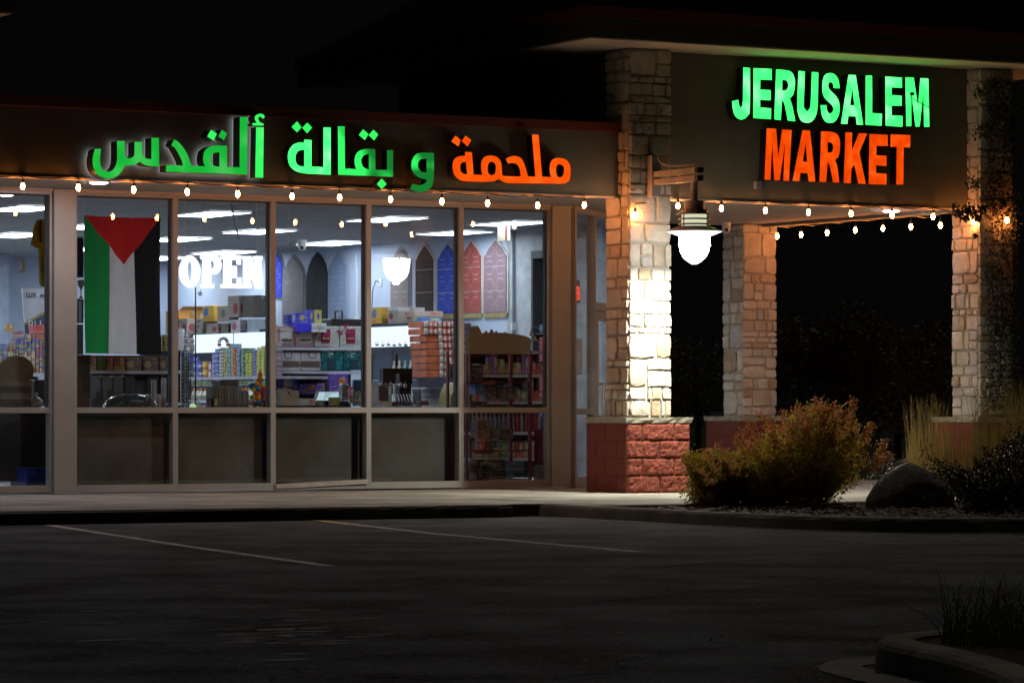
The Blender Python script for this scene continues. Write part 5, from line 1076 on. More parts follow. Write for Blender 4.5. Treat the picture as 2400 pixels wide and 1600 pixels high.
# --- red display rack in the last window
RD = M('rack_red', (.22, .015, .02), .45)
t = thing('display_rack', 'red wire display rack with a blank tan header in the last window', 'display rack', tuple(PV(1145, 1100, 36.6)))
RV = 36.45
for xa, xb in ((1071.5, 1075.5), (1216, 1222)):
    b = rect(xa, 805, xb, 1110, RV, .04); box('post', RD, (b[0], b[1], .02, b[3], b[4], b[5]), t); box('post', RD, (b[0], RV+.45, .02, b[3], RV+.49, b[5]), t)
for y in (817, 876, 940, 1033, 1100):
    b = rect(1075.7, y, 1215.8, y+3, RV, .45); box('shelf', RD, (b[0], RV, b[2], b[3], RV+.02, b[5]), t)
    box('shelf_deck', M('rack_dark', (.03, .012, .012), .6), (b[0], RV+.021, b[2]+.004, b[3], RV+.48, b[5]-.002), t) if y > 830 else None
    mb = MB()
    for k in range(13): u = b[0]+(b[3]-b[0])*k/12; mb.tube([(u, RV-.01, b[5]), (u, RV-.01, b[5]+.09)], .0022, 4)
    mb.tube([(b[0], RV-.01, b[5]+.09), (b[3], RV-.01, b[5]+.09)], .003, 4); mb.obj('wire_guard', DARK, t) if y > 830 else None
H8 = crop(1080, 740, 7.127)
hd = smooth_pts('80,400 100,360~ 165,335~ 130,260~ 115,180~ 165,200 155,155 215,190 205,150 265,190 260,150 300,190~ 340,260~ 365,300 385,270 405,275 430,240~ 450,280 480,280 515,220~ 555,280 575,275 595,248~ 615,278 735,283 745,258~ 765,285 880,300~ 1000,320~ 1100,345~ 1170,385~ 1195,425 1168,432 1168,640 100,637 100,410', H8)
MB().poly([[PV(x, y, RV-.01, 1) for x, y in hd]], (0, .008, 0)).obj('header_board', M('header_tan', (.36, .30, .20), .8, 0, .03), t)
GOODS = [((1080,839,1110,876),(.05,.03,.03),'dark tray'),((1118,883,1140,920),(.11,.09,.07),'brown carton'),((1143,890,1165,917),(.09,.085,.08),'grey carton'),((1167,888,1190,917),(.14,.13,.12),'grey-tan carton'),((1092,880,1108,905),(.05,.16,.6),'blue and yellow pack'),((1142,881,1158,889),(.04,.12,.4),'low blue pack'),((1158,881,1172,889),(.3,.36,.45),'pale low pack'),((1080,922,1120,938),(.07,.06,.055),'dark wide carton'),((1122,930,1180,938),(.1,.06,.03),'flat brown carton'),
 ((1098,966,1126,1005),(.16,.09,.03),'golden brown carton'),((1128,982,1150,1007),(.1,.085,.07),'kraft carton'),((1152,984,1180,1007),(.11,.09,.07),'second kraft carton'),((1107,1005,1115,1042),(.6,.12,.03),'orange bottle-like tube'),((1117,1012,1124,1042),(.3,.05,.08),'dark red can'),((1126,1014,1136,1042),(.08,.08,.09),'black tin'),((1141,1010,1149,1027),(.2,.28,.5),'small blue-white tin'),
 ((1096,1055,1160,1102),(.11,.075,.06),'large brown carton'),((1077,1062,1090,1085),(.3,.35,.25),'green-white bag')]
for k, (r, c, nm) in enumerate(GOODS):
    xm, ym = (r[0]+r[2])/2, (r[1]+r[3])/2
    lab = '%s on the red rack, %s' % (nm, ['upper shelf left', 'upper shelf centre', 'upper shelf right of centre', 'upper shelf right', 'upper shelf behind', 'behind the grey carton', 'beside the low blue pack', 'just above the rail on the left', 'just above the rail on the right', 'just below the rail on the left', 'below the rail in the middle', 'below the rail on the right', 'middle shelf', 'beside the orange tube', 'middle shelf centre', 'middle shelf right', 'lowest shelf', 'lowest shelf at the left post'][k])
    T('rack_item', lab, 'pack', PRINT('rack_%d' % k, c, tuple(q*1.35 for q in c), tuple(q*.6 for q in c), k % 4), rect(*r, RV+.08+.01*(k % 3), .18), 'goods on the red rack', .006)
mb = MB(); pts = [PV(1103, 1095, RV+.05), PV(1103, 1078, RV+.05), PV(1106, 1066, RV+.05), PV(1114, 1063, RV+.05), PV(1128, 1066, RV+.05), PV(1138, 1072, RV+.05)]
mb.tube(pts, .022, 8); tag(mb.obj('green_hose', M('mint_plastic', (.3, .55, .42), .4), smooth=True), 'mint green bent tube on the lowest rack shelf', 'tube')
for k in range(7):
    x0, y0 = 1160+(k % 3)*12, 1058+(k//3)*13; T('sealed_bag', 'blue and white sealed bag in the pile at the right of the lowest rack shelf', 'bag', PRINT('bluebag%d' % (k % 2), [(.06, .25, .5), (.35, .42, .5)][k % 2], (.1, .4, .6), (.4, .3, .5), k % 4, .2), rect(x0, y0, x0+20, y0+14, RV+.06, .2), 'blue bags on the lowest rack shelf', .012)
T('folded_cloth', 'dark magenta cloth hanging at the right of the red rack', 'cloth', M('magenta_cloth', (.14, .02, .07), .9), rect(1230, 985, 1250, 1065, RV+.1, .05), bev=.02)
T('grey_panel', 'grey marked panel below the magenta cloth', 'panel', M('panel_grey', (.2, .2, .19), .8, 0, .3, 14), rect(1229, 1067, 1253, 1108, RV+.08, .03))
gondola('dark shelf unit of mixed groceries behind the red rack', (21.8, 38.8, 23.0, 39.2), (.3, .62, 1.0, 1.33, 1.62))
gc = [((.05, .12, .4), 'blue'), ((.4, .05, .05), 'red'), ((.35, .36, .38), 'grey'), ((.3, .25, .08), 'mustard'), ((.08, .25, .12), 'green'), ((.2, .1, .3), 'violet')]
for r_, z in enumerate((1.0, 1.33, .3)):
    u = 21.84
    while u < 22.83:
        w = random.uniform(.07, .16); k = random.randrange(6); h = random.uniform(.12, .27)
        T('grocery_pack', '%s grocery pack on the %s shelf behind the red rack' % (gc[k][1], ['middle', 'upper', 'lowest'][r_]), 'pack', PRINT('gpack%d' % k, gc[k][0], tuple(q*1.6 for q in gc[k][0]), (.5, .5, .45), k % 4), (u, 38.81, z+.002, u+w-.006, 38.95, z+h), 'groceries behind the red rack', .004); u += w
for k in range(18):
    u = 21.86+k*.063; c = random.choice([(.25, .3, .45), (.15, .2, .35), (.3, .3, .3), (.35, .05, .06)])
    tag(MB().lathe([(.026, 0), (.028, .01), (.028, .17), (.012, .21), (.012, .24)], (u, 38.84, .621), 8).obj('drink_bottle', M('btl_%d' % int(c[0]*100), c, .25), smooth=True), 'small drink bottle in the row behind the red rack', 'bottle', 'bottles in the row behind the red rack')
# --- flag window items
t = thing('trophy_shelf', 'narrow dark cabinet with a silver trophy at the left edge behind the flag', 'cabinet', tuple(PV(184, 930, 36.8)))
box('lower_case', M('walnut', (.07, .035, .02), .5), rect(177, 815, 207, 932, 36.8, .25), t)
mb = MB(); b = rect(177, 745, 191, 814, 36.85, .2); mb.box(*b); mb.obj('speckled_column', M('granite_speckle', (.10, .10, .10), .3, 0, .9, 60, .6, 60), t)
t = thing('trophy', 'silver trophy cup standing left of the flag', 'trophy', tuple(PV(186, 685, 36.85))); p = PV(186, 686, 36.85)
MB().lathe([(.03, 0), (.028, .012), (.006, .03), (.006, .09), (.012, .11), (.035, .15), (.042, .2), (.03, .205)], p, 14).obj('cup', M('old_silver', (.35, .36, .32), .25, .8), t, True)
for s_ in (-1, 1): MB().tube([(p.x+s_*.035, p.y, p.z+.15), (p.x+s_*.055, p.y, p.z+.17), (p.x+s_*.038, p.y, p.z+.195)], .005, 5).obj('handle', MATS['old_silver'], t)
b = rect(177, 687, 191, 742, 36.87, .02); t = thing('picture_frame', 'small black picture frame below the trophy', 'picture frame', (b[0], 36.87, b[2])); mb = MB(); ring(mb, b[0], b[3], b[2], b[5], .015, 36.86, 36.88); mb.box(b[0]+.015, 36.86, b[2], b[3]-.015, 36.88, b[2]+.016); mb.obj('frame', DARK, t); box('print', M('print_pale', (.4, .44, .5), .6), (b[0]+.016, 36.868, b[2]+.017, b[3]-.016, 36.874, b[5]-.017), t)
T('dark_shirt', 'dark garment hanging at the left edge behind the flag', 'garment', M('navy_cloth', (.02, .025, .04), .9), rect(178, 545, 193, 637, 36.9, .04), bev=.015)
CHB = PRINT('choc_box_dark', (.09, .05, .05), (.12, .07, .05), (.35, .3, .2), 2); CHB2 = PRINT('choc_box_gold', (.28, .05, .05), (.45, .28, .03), (.4, .3, .1), 1)
for k, (xa, xb, mt_) in enumerate(((206, 222, CHB2), (224, 244, M('olive_pack', (.1, .14, .03), .6)), (246, 260, CHB2), (262, 287, CHB2), (289, 325, CHB), (329, 364, CHB), (366, 395, CHB))):
    T('chocolate_box', 'dark boxed chocolates under the flag, %s' % ['first with red and yellow print', 'olive green pack second from left', 'third, slim with red print', 'fourth with red print', 'fifth with round sweets picture', 'sixth, plain dark', 'last by the frame'][k], 'chocolate box', mt_, rect(xa, 816, xb, 851, 38.6, .2), 'dark chocolate boxes in a row under the flag', .004)
gondola('shelf behind the flag carrying the dark chocolate boxes', (PV(205, 850, 38.6).x, 38.55, PV(402, 850, 38.6).x, 38.95), (.35, .75, PV(300, 851.5, 38.6).z))
for k in range(4):
    x = 207+k*26; T('fabric_bolt', 'folded grey fabric sleeve below the chocolate boxes, %s' % ['bluish, leftmost', 'second from left', 'third', 'fourth, nearly black'][k], 'fabric', M('sleeve_%d' % k, [(.2, .24, .3), (.17, .17, .18), (.12, .12, .12), (.03, .03, .03)][k], .35, 0, .3, 5), rect(x, 862, x+24, 915, 37.6, .06), 'sleeved fabrics under the flag', .01)
t = thing('glass_cake_stand', 'clear domed dish cover on the counter below the fabrics', 'dish cover', tuple(PV(290, 931, 36.9))); c0 = PV(300, 931, 37.0)
prof = [(.34, .0), (.34, .02), (.31, .08), (.24, .14), (.12, .17), (.01, .18)]
MB().lathe(prof, (c0.x, 37.0, .897), 32, 1, .6).obj('dome', glass_mat('cover_glass', (.75, .8, .8), 1.7), t, True)
for k, (xa, xb, ya) in enumerate(((348, 358, 872), (371, 381, 868), (361, 370, 912))):
    p = PV((xa+xb)/2, 931, 37.1); zt_ = PV(xa, ya, 37.1).z
    tag(MB().lathe([(.028, 0), (.03, .01), (.03, zt_-.9), (.02, zt_-.895)], (p.x, 37.1, .897), 12).obj('paper_roll', M('roll_white', (.42, .46, .52), .7), smooth=True), 'white paper roll standing on the counter right of the dish cover, %s' % ['tall left one', 'tall right one', 'short one'][k], 'paper roll', 'white rolls on the counter')
T('sweet_bag', 'yellow and maroon round sweet bag peeking out right of the flag', 'sweet bag', PRINT('sweet_bag', (.45, .36, .04), (.14, .03, .08), (.5, .42, .1), 0, .3), rect(374, 768, 388, 806, 38.5, .06), bev=.02)
T('receipt_box', 'striped white and red cartons stacked at the right of the counter', 'carton', PRINT('striped', (.4, .42, .45), (.35, .1, .12), (.4, .42, .45), 3), rect(343, 905, 378, 928, 37.2, .12), bev=.004)
# --- left window items
J = [(88,505),(97,503),(110,503),(124,508),(124,640),(118,660),(98,658),(94,648),(93,600),(92,568),(87,570),(74,562),(77,545),(81,520)]
t = thing('football_shirt', 'mustard yellow football shirt hanging in the left window', 'shirt', tuple(PV(98, 505, 37.0)))
jb = [PV(x, y, 37.0) for x, y in J]; MB().poly([jb], (0, .05, 0)).obj('shirt_body', M('mustard_cloth', (.42, .3, .01), .85, 0, .2, 6, .6, 8), t)
mb = MB().tube([PV(93, 506, 36.99), PV(92, 530, 36.99), PV(94, 556, 36.99)], .012, 5); mb.obj('black_piping', DARK, t); MB().tube([PV(95, 619, 36.985), PV(108, 624, 36.985)], .008, 4).obj('black_piping', DARK, t); MB().tube([PV(100, 503, 37.0), PV(100, 485, 37.0)], .004, 4).obj('hanger', WHITE, t)
def moon(label, cx, cy, V, r):
    t = thing('hanging_moon', label, 'ornament', tuple(PV(cx, cy, V))); c_ = PV(cx, cy, V)
    o_ = [(c_.x+r*math.cos(a), V, c_.z+r*math.sin(a)) for a in [(-120+240*k/16)*math.pi/180+0 for k in range(17)]]
    i_ = [(c_.x-.35*r+.82*r*math.cos(a), V, c_.z+.82*r*math.sin(a)) for a in [(105-210*k/16)*math.pi/180 for k in range(17)]]
    MB().poly([o_+i_], (0, .01, 0)).obj('crescent', M('pearl_plastic', (.7, .72, .7), .3), t); MB().tube([(c_.x, V, c_.z+r), (c_.x, V, CZ)], .0015, 3).obj('thread', WHITE, t)
moon('white crescent moon ornament hanging in the left window', 44, 612, 37.2, .075)
def star(label, cx, cy, V, r):
    t = thing('hanging_star', label, 'ornament', tuple(PV(cx, cy, V))); c_ = PV(cx, cy, V)
    MB().poly([[(c_.x+(r if k % 2 == 0 else r*.42)*math.sin(k*math.pi/5), V, c_.z+(r if k % 2 == 0 else r*.42)*math.cos(k*math.pi/5)) for k in range(10)]], (0, .01, 0)).obj('star', M('star_silver', (.5, .54, .58), .3, .3), t); MB().tube([(c_.x, V, c_.z+r), (c_.x, V, CZ)], .0015, 3).obj('thread', WHITE, t)
star('small grey star hanging below the OPEN sign', 460, 674, 37.0, .04); star('small white star hanging in front of the grey rug', 663, 647, 37.0, .04)
# banner
t = thing('wall_banner', 'navy and white banner lettered LUX and exp on the far wall', 'banner', tuple(PV(80, 700, 44.0)))
BV = 44.0
MB().poly([[PV(50, 662, BV), PV(150, 662, BV), PV(150, 780, BV), PV(60, 780, BV)]], (0, .02, 0)).obj('white_field', M('banner_white', (.58, .62, .7), .6), t)
MB().poly([[PV(56, 743, BV-.004), PV(150, 690, BV-.004), PV(150, 800, BV-.004), PV(60, 800, BV-.004)]], (0, .003, 0)).obj('navy_field', M('banner_navy', (.06, .085, .17), .6), t)
MB().poly([[PV(55, 741, BV-.008), PV(150, 688, BV-.008), PV(150, 694, BV-.008), PV(56, 747, BV-.008)]], (0, .003, 0)).obj('gold_stripe', M('banner_gold', (.38, .32, .12), .5), t)
box('top_rail', WHITE, rect(50, 660, 150, 662, BV-.01, .04), t)
INK = M('banner_ink', (.03, .035, .05), .6); p = PV(59, 683, BV-.006); text_obj('lettering', 'LUX', .10, INK, t, FACE(p, .8)); p = PV(92, 683, BV-.006); text_obj('lettering', 'exp', .10, INK, t, FACE(p, .8))
p = PV(64, 748, BV-.012); text_obj('white_lettering', 'BU', .16, M('banner_letter', (.7, .72, .75), .5), t, FACE(PV(64, 755, BV-.012), .95))
# goods piled at the left
gondola('shelf unit of colourful groceries behind the left window', (PV(-60, 858, 42).x, 42.0, PV(128, 858, 42).x, 42.6), (.4, .8, PV(60, 858, 42).z))
cols = [(.5, .42, .1), (.05, .08, .4), (.5, .06, .06), (.5, .5, .52), (.3, .4, .1), (.1, .2, .5), (.5, .25, .05), (.25, .1, .1)]
nm = ['yellow', 'dark blue', 'red', 'white', 'green', 'blue', 'orange', 'maroon']
cnt = 0
for (x0, x1, yt) in ((-4, 6, 800), (7, 18, 790), (19, 30, 795), (31, 36, 788), (37, 42, 795), (43, 55, 758), (56, 62, 772), (63, 72, 768), (73, 81, 768), (82, 90, 766), (91, 98, 768), (99, 110, 765), (111, 122, 770)):
    y = 856; k = random.randrange(8)
    while y > yt+4:
        h = random.choice([8, 12, 16, 22]); h = min(h, y-yt)
        if h < 4: break
        k = random.randrange(8); cnt += 1
        T('grocery_box', '%s grocery box in the crowded pile behind the left window' % nm[k], 'box', PRINT('groc%d' % k, cols[k], cols[(k+3) % 8], cols[(k+5) % 8], k % 4), rect(x0, y-h, x1-.4, y-.3, 42.02+random.uniform(0, .03), .2), 'grocery boxes piled behind the left window', .003); y -= h
for k, r in enumerate(((75, 766, 103, 778), (84, 746, 103, 765), (103.5, 745, 122, 765), (103.5, 766, 122, 778))):
    T('red_case', 'red carton on top of the grocery pile, %s' % ['lower left', 'upper left', 'upper right', 'lower right'][k], 'carton', PRINT('redtop', (.55, .04, .05), (.6, .12, .1), (.5, .1, .08), 1), rect(*r, 42.03, .25), 'red cartons on the grocery pile', .004)
T('orange_box', 'small orange and white box on the pile behind the left window', 'box', PRINT('orange_white', (.6, .25, .02), (.6, .3, .03), (.6, .6, .6), 3), rect(17, 745, 32, 761, 42.05, .1), bev=.003)
# header display stand at bottom left
t = thing('display_stand', 'blank tan cardboard display stand with a rounded header in the left window', 'display stand', tuple(PV(38, 930, 36.5)))
MB().poly([[PV(x, y, 36.5) for x, y in ((2, 872), (-4, 850), (2, 832), (18, 820), (38, 816), (58, 820), (74, 833), (79, 850), (74, 872))]], (0, .01, 0)).obj('header_board', M('dim_tan_card', (.17, .14, .09), .8), t)
for k in range(4): box('tier', M('tier_card_%d' % (k % 2), [(.2, .18, .13), (.09, .08, .06)][k % 2], .8), rect(2, 872.5+k*15, 73, 887+k*15, 36.45-.03*k, .12), t)
t = thing('plastic_jug', 'clear plastic bag knotted at the top, standing on the sill at bottom left', 'plastic bag', tuple(PV(82, 931, 36.4))); p = PV(82, 931, 36.4); p.z = .925
MB().lathe([(.06, 0), (.085, .02), (.08, .07), (.04, .1), (.018, .115), (.03, .14), (.02, .16)], p, 12).obj('film', M('clear_film', (.4, .42, .42), .12, 0, .4, 30, .8, 25), t, True)
T('dark_merchandiser', 'black stand of small bottles left of the wide grey panel', 'stand', DARK, rect(80, 872, 124, 932, 38.0, .2), bev=.01)
t = thing('blue_bin', 'blue plastic bin on the floor in the lower left window', 'bin', tuple(PV(85, 1125, 36.6))); MB().cbox(*rect(62, 1078, 125, 1127, 36.6, .3), .015).obj('body', M('bin_blue', (.015, .04, .3), .45), t); box('rim', M('bin_rim', (.03, .07, .4), .4), rect(61, 1074.5, 126, 1078, 36.59, .32), t); box('label', M('bin_label', (.1, .15, .45), .5), rect(67, 1080, 84, 1090, 36.597, .002), t)
T('low_partition', 'grey-blue partition panel standing behind the lower left window', 'panel', M('part_grey', (.09, .11, .13), .7), rect(-120, 950, 47, 1105, 37.2, .05))
T('dark_cabinet', 'dark cabinet side behind the blue bin', 'cabinet', M('cab_dark', (.03, .035, .04), .6), (PV(48, 1000, 37.2).x, 37.2, 0, PV(130, 1000, 37.2).x, 37.5, .9))
# ceiling bits
for lab, a, b in (('dark cable drooping under the ceiling behind the third window', (540, 470), (560, 560)), ('thin cable near the last mullion', (1058, 490), (1070, 530))):
    A, B = PV(*a, 38, 1), PV(*b, 40, 1); t = thing('ceiling_cable', lab, 'cable', tuple(A)); MB().tube([A, A.lerp(B, .5)+Vector((0, 0, -.02)), B], .012, 5).obj('cable', CHAR, t)
# ================================================================== PLANTS
import numpy as np
def leaf_cloud(name, parent, pts, dirs, size, mats, widx, seed=1, flat=.5):
    rng = np.random.default_rng(seed); n = len(pts)
    P_ = np.array(pts); D_ = np.array(dirs)
    R1 = rng.normal(size=(n, 3)); A = D_*.8+R1*.9; A /= np.linalg.norm(A, axis=1)[:, None]
    R2 = rng.normal(size=(n, 3)); B = np.cross(A, R2); B /= np.linalg.norm(B, axis=1)[:, None]
    s = (size*rng.uniform(.6, 1.3, n))[:, None]
    v = np.stack([P_, P_+A*s*.5+B*s*flat*.5, P_+A*s, P_+A*s*.5-B*s*flat*.5], 1).reshape(-1, 3)
    me = bpy.data.meshes.new(name); f = np.arange(n*4).reshape(-1, 4)
    me.vertices.add(n*4); me.vertices.foreach_set('co', v.ravel()); me.loops.add(n*4); me.loops.foreach_set('vertex_index', f.ravel().astype(np.int32)); me.polygons.add(n)
    me.polygons.foreach_set('loop_start', (np.arange(n)*4).astype(np.int32)); me.polygons.foreach_set('loop_total', np.full(n, 4, np.int32)); me.polygons.foreach_set('material_index', np.array(widx, np.int32))
    for m in mats: me.materials.append(m)
    me.update(calc_edges=True); me.validate()
    o = bpy.data.objects.new(name, me); C.objects.link(o)
    if parent: o.parent = parent; o.matrix_parent_inverse = Matrix.Translation(parent.location).inverted()
    return o
LG = [M('leaf_olive', (.24, .22, .03), .6, trans=.6), M('leaf_yellowgreen', (.42, .36, .04), .6, trans=.6), M('leaf_rust', (.42, .16, .04), .6, trans=.55), M('leaf_coral', (.7, .27, .14), .6, trans=.5), M('leaf_dark', (.035, .05, .02), .45)]
TW = M('twig_brown', (.1, .06, .035), .9)
def shrub(label, cat, base, rx, ry, hfun, nst, leaves, size, mats, pick, seed=1, sub=5, thick=.008, spread=1.0):
    rng = random.Random(seed); t = thing('shrub', label, cat, tuple(base)); pts = []; dirs = []; idx = []; mb = MB()
    for s in range(nst):
        a = rng.uniform(0, 2*math.pi); rr = math.sqrt(rng.uniform(0, 1))*spread
        tx, ty = rr*math.cos(a)*rx, rr*math.sin(a)*ry; hgt = hfun(tx, ty)*(rng.uniform(.8, 1.06) if s % 5 < 3 else rng.uniform(.2, .8))
        p0 = Vector((base[0]+tx*.45, base[1]+ty*.45, base[2])); p3 = Vector((base[0]+tx, base[1]+ty, base[2]+max(.08, hgt)))
        p1 = p0+Vector((tx*.1, ty*.1, hgt*.6)); line = []
        for k in range(7):
            q = k/6; line.append((1-q)**2*p0+2*q*(1-q)*p1+q*q*p3)
        if s % 6 == 0: mb.tube(line, thick*.7, 4, thick*.2)
        for _ in range(leaves):
            q = rng.uniform(.06, 1)**.8; k = min(int(q*6), 5); p = line[k].lerp(line[k+1], q*6-k); d = (line[k+1]-line[k]).normalized()
            j = .055*(1.15-q)+.012
            p = p+Vector((rng.gauss(0, j), rng.gauss(0, j), rng.gauss(0, j*.9)))
            if p.z < base[2]+.02: p.z = base[2]+.02+rng.random()*.05
            pts.append(p[:]); dirs.append(d[:]); idx.append(pick(q, rng, p, hgt))
    mb.obj('stems', TW, t); leaf_cloud('foliage', t, pts, dirs, size, mats, idx, seed); return t
# barberry: a low left lobe and a high right lobe
c1 = PZ(1800, 1166, -.035)
def hb(tx, ty):
    x = tx+.0; h = .50+.50*math.exp(-((x-.12)/.42)**2)
    return h*(1-.35*(abs(tx)/1.0)**3)
def pk(q, r, p, h):
    hi = (p[2] > .62)*.3+(q > .88)*.25
    x = r.random()
    if x < .06+hi*.45: return 3 if r.random() < .6 else 2
    if x < .2+hi*.45: return 2
    if x < .72: return 1
    return 0
RT = Vector((CO, -SI, 0))
def off(c, along, back=0): return (c.x+RT.x*along+SI*back, c.y+RT.y*along+CO*back, -.035)
shrub('broad barberry shrub with green, rust and coral leaves beside the red pillar base', 'shrub', off(c1, .08, .45), .95, .5, lambda a, b: .42+.56*math.exp(-((a*CO-b*SI-.26)/.55)**2), 330, 105, .033, LG[:4], pk, 5)
shrub('small olive shrub lobe spreading low against the red pillar base', 'shrub', off(c1, -.62, .35), .38, .3, lambda a, b: .5, 150, 100, .032, LG[:4], lambda q, r, p, h: r.choice([0, 0, 1, 1, 1, 2]), 6)
# branch tips reaching above the crown
tips = thing('shrub_tips', 'coral-tipped upright sprays rising from the top of the barberry shrub', 'sprays', off(c1, .1, .05)); pts = []; dirs = []; idx = []; rg = random.Random(9)
for (x0, y0, x1, y1) in ((1890, 990, 1878, 915), (1930, 990, 1962, 915), (1850, 1000, 1840, 935), (1905, 1000, 1915, 925), (1790, 1010, 1745, 950), (1960, 1000, 1958, 925), (1830, 985, 1800, 945), (1860, 1010, 1855, 950), (2000, 1050, 2030, 1015), (1720, 1040, 1690, 1000), (1900, 980, 1932, 940), (1815, 1010, 1830, 940), (1760, 1010, 1720, 965), (1700, 1060, 1650, 1020), (1660, 1070, 1620, 1035), (1640, 1080, 1590, 1060), (1780, 1000, 1770, 960), (2000, 1060, 2040, 1040), (1980, 1020, 2000, 975), (1740, 1030, 1705, 985), (1880, 985, 1895, 930)):
    V0 = PV(1800, 1100, c1.y).y; a, b = PV(x0, y0+30, V0), PV(x1, y1, V0)
    for _ in range(230):
        q = rg.random(); p = a.lerp(b, q)+Vector((rg.gauss(0, .022*(1.2-q)), rg.gauss(0, .04), rg.gauss(0, .015))); pts.append(p[:]); dirs.append((b-a).normalized()[:]); idx.append(3 if rg.random() < .25+q*.45 else rg.choice([0, 1, 1, 2]))
leaf_cloud('foliage', tips, pts, dirs, .032, LG[:4], idx, 8)
# dark glossy shrub on the right
DG = [M('leaf_glossy_dark', (.02, .027, .017), .5), M('leaf_glossy_mid', (.04, .05, .025), .42)]
c2 = PZ(2300, 1178, -.035)
shrub('dark glossy-leaved shrub at the right edge behind the boulder', 'shrub', off(c2, .1, .25), .95, .6, lambda a, b: .62+.18*math.sin(5*(a*CO-b*SI)+.6)-.12*(a*CO-b*SI-.2)**2, 260, 90, .026, DG, lambda q, r, p, h: int(r.random() < .3), 15)
shrub('low dark shrub filling the gap between boulder and barberry', 'shrub', off(PZ(2090, 1150, -.035), .1, .9), .5, .3, lambda a, b: .42, 90, 80, .026, DG, lambda q, r, p, h: int(r.random() < .3), 16)
# tall dry grass round the right pillar
def grass(label, c, rx, ry, n, h0, h1, mat, seed, lean=.12, w=.004, name='tall_grass'):
    rg = random.Random(seed); t = thing(name, label, 'ornamental grass', tuple(c)); mb = MB()
    for _ in range(n):
        a = rg.uniform(0, 6.28); r_ = math.sqrt(rg.random()); x, y = c[0]+rx*r_*math.cos(a), c[1]+ry*r_*math.sin(a); h = rg.uniform(h0, h1); lx, ly = rg.gauss(0, lean)*h+.1*rx*r_*math.cos(a), rg.gauss(0, lean)*h
        px, py = CO*w, -SI*w
        k = len(mb.v); seg = 4
        for i in range(seg+1):
            q = i/seg; ww = (1-q*.85); X, Y, Z = x+lx*q*q, y+ly*q*q, c[2]+h*q*(1-.1*q*abs(lx)/h)
            mb.v += [(X-px*ww, Y-py*ww, Z), (X+px*ww, Y+py*ww, Z)]
        mb.f += [(k+2*i, k+2*i+1, k+2*i+3, k+2*i+2) for i in range(seg)]
    mb.obj('blades', mat, t); return t
STRAW = M('straw', (.42, .31, .11), .7, trans=.35); STRAWG = M('straw_green', (.34, .27, .09), .7, trans=.2)
def at_depth(x, dep, z=-.03): r = ray(x*K, 959); return Vector((r.x*dep, r.y*dep, z))
grass('clump of tall straw-coloured grass left of the right pillar base', at_depth(2135, 37.6), .24, .2, 230, .5, 1.1, STRAW, 1, .05)
grass('thin grass clump at the left of the tall grass row', at_depth(2105, 37.4), .13, .12, 60, .4, .95, STRAW, 2, .06)
grass('dense straw grass in front of the right pillar base', at_depth(2205, 37.5), .28, .12, 170, .4, .9, STRAWG, 3, .04)
grass('tall dense grass stand right of the right pillar', at_depth(2300, 37.7), .34, .25, 380, .6, 1.25, STRAWG, 4, .05)
grass('tall grass at the right edge of the photo', at_depth(2370, 37.2), .25, .25, 260, .6, 1.3, STRAWG, 5, .06)
# boulder
def boulder(label, c, sx, sy, sz, seed):
    rg = random.Random(seed); n, m = 26, 14; mb = MB(); rings = []
    from mathutils import noise
    for i in range(m+1):
        t_ = i/m; z = sz*math.sin(t_*math.pi/2); r_ = max(0, 1-(z/sz)**2.3)**.8
        rg_ = []
        for j in range(n):
            a = 2*math.pi*j/n; d = 1+.3*noise.noise(Vector((math.cos(a)*1.1+seed, math.sin(a)*1.1, z*2.2)))+.06*noise.noise(Vector((math.cos(a)*4, math.sin(a)*4, z*9)))
            x = sx*r_*math.cos(a)*d; y = sy*r_*math.sin(a)*d
            lean = .02*z/sz
            rg_.append((c[0]+RT.x*(x+lean)+SI*y, c[1]+RT.y*(x+lean)+CO*y, c[2]-.02+z*(1+.08*noise.noise(Vector((x*3, y*3, 1))))))
        rings.append(rg_)
    rings[-1] = [(sum(p[0] for p in rings[-2])/n, sum(p[1] for p in rings[-2])/n, rings[-1][0][2])]*n
    o = mb.rings(rings, False).obj('boulder', M('boulder_stone', (.52, .48, .42), .9, 0, .35, 5, 1.0, 9), None, True); return tag(o, label, 'boulder')
boulder('rounded grey boulder in the mulch between the two shrubs', off(PZ(2092, 1166, -.035), 0, .2), .42, .34, .45, 4)
# creeper on the right pillar
pts = []; dirs = []; idx = []; rg = random.Random(4); cre = thing('creeper', 'dark leafy creeper over the front and top of the right pillar', 'creeper', (25.6, 33.2, 1))
for _ in range(5600):
    z = .9+3.8*rg.random(); u = 25.45+.43*rg.random()
    if rg.random() < .75+.25*math.sin(z*5+u*9): pts.append((u+rg.gauss(0, .01), 33.2+rg.gauss(0, .025), z)); dirs.append((0, -.3, -.9)); idx.append(0)
for (x, y, s, n) in ((2200, 488, 9, 120), (2225, 482, 12, 160), (2245, 500, 8, 90), (2215, 500, 7, 70), (2258, 478, 10, 130), (2240, 540, 4, 25), (2190, 470, 6, 40), (2240, 420, 14, 120), (2262, 300, 16, 150), (2256, 210, 14, 120)):
    for _ in range(n): p = PV(x+rg.gauss(0, s*.7), y+rg.gauss(0, s*.6), 33.15+rg.uniform(-.08, .08)); pts.append(p[:]); dirs.append((0, -.3, -.9)); idx.append(0)
leaf_cloud('leaves', cre, pts, dirs, .036, [M('creeper_leaf', (.025, .03, .015), .7)], idx, 3, .8)
# yellow flower
p = PV(2034, 1013, 28.6); t = thing('flower', 'single orange-yellow flower between the shrubs', 'flower', tuple(p)); MB().lathe([(.02, 0), (.05, .012), (.045, .02), (.01, .022)], p, 10).obj('petals', M('petal_orange', (.6, .3, .02), .6), t); MB().tube([p, (p.x, p.y, -.03)], .004, 4).obj('stalk', TW, t)
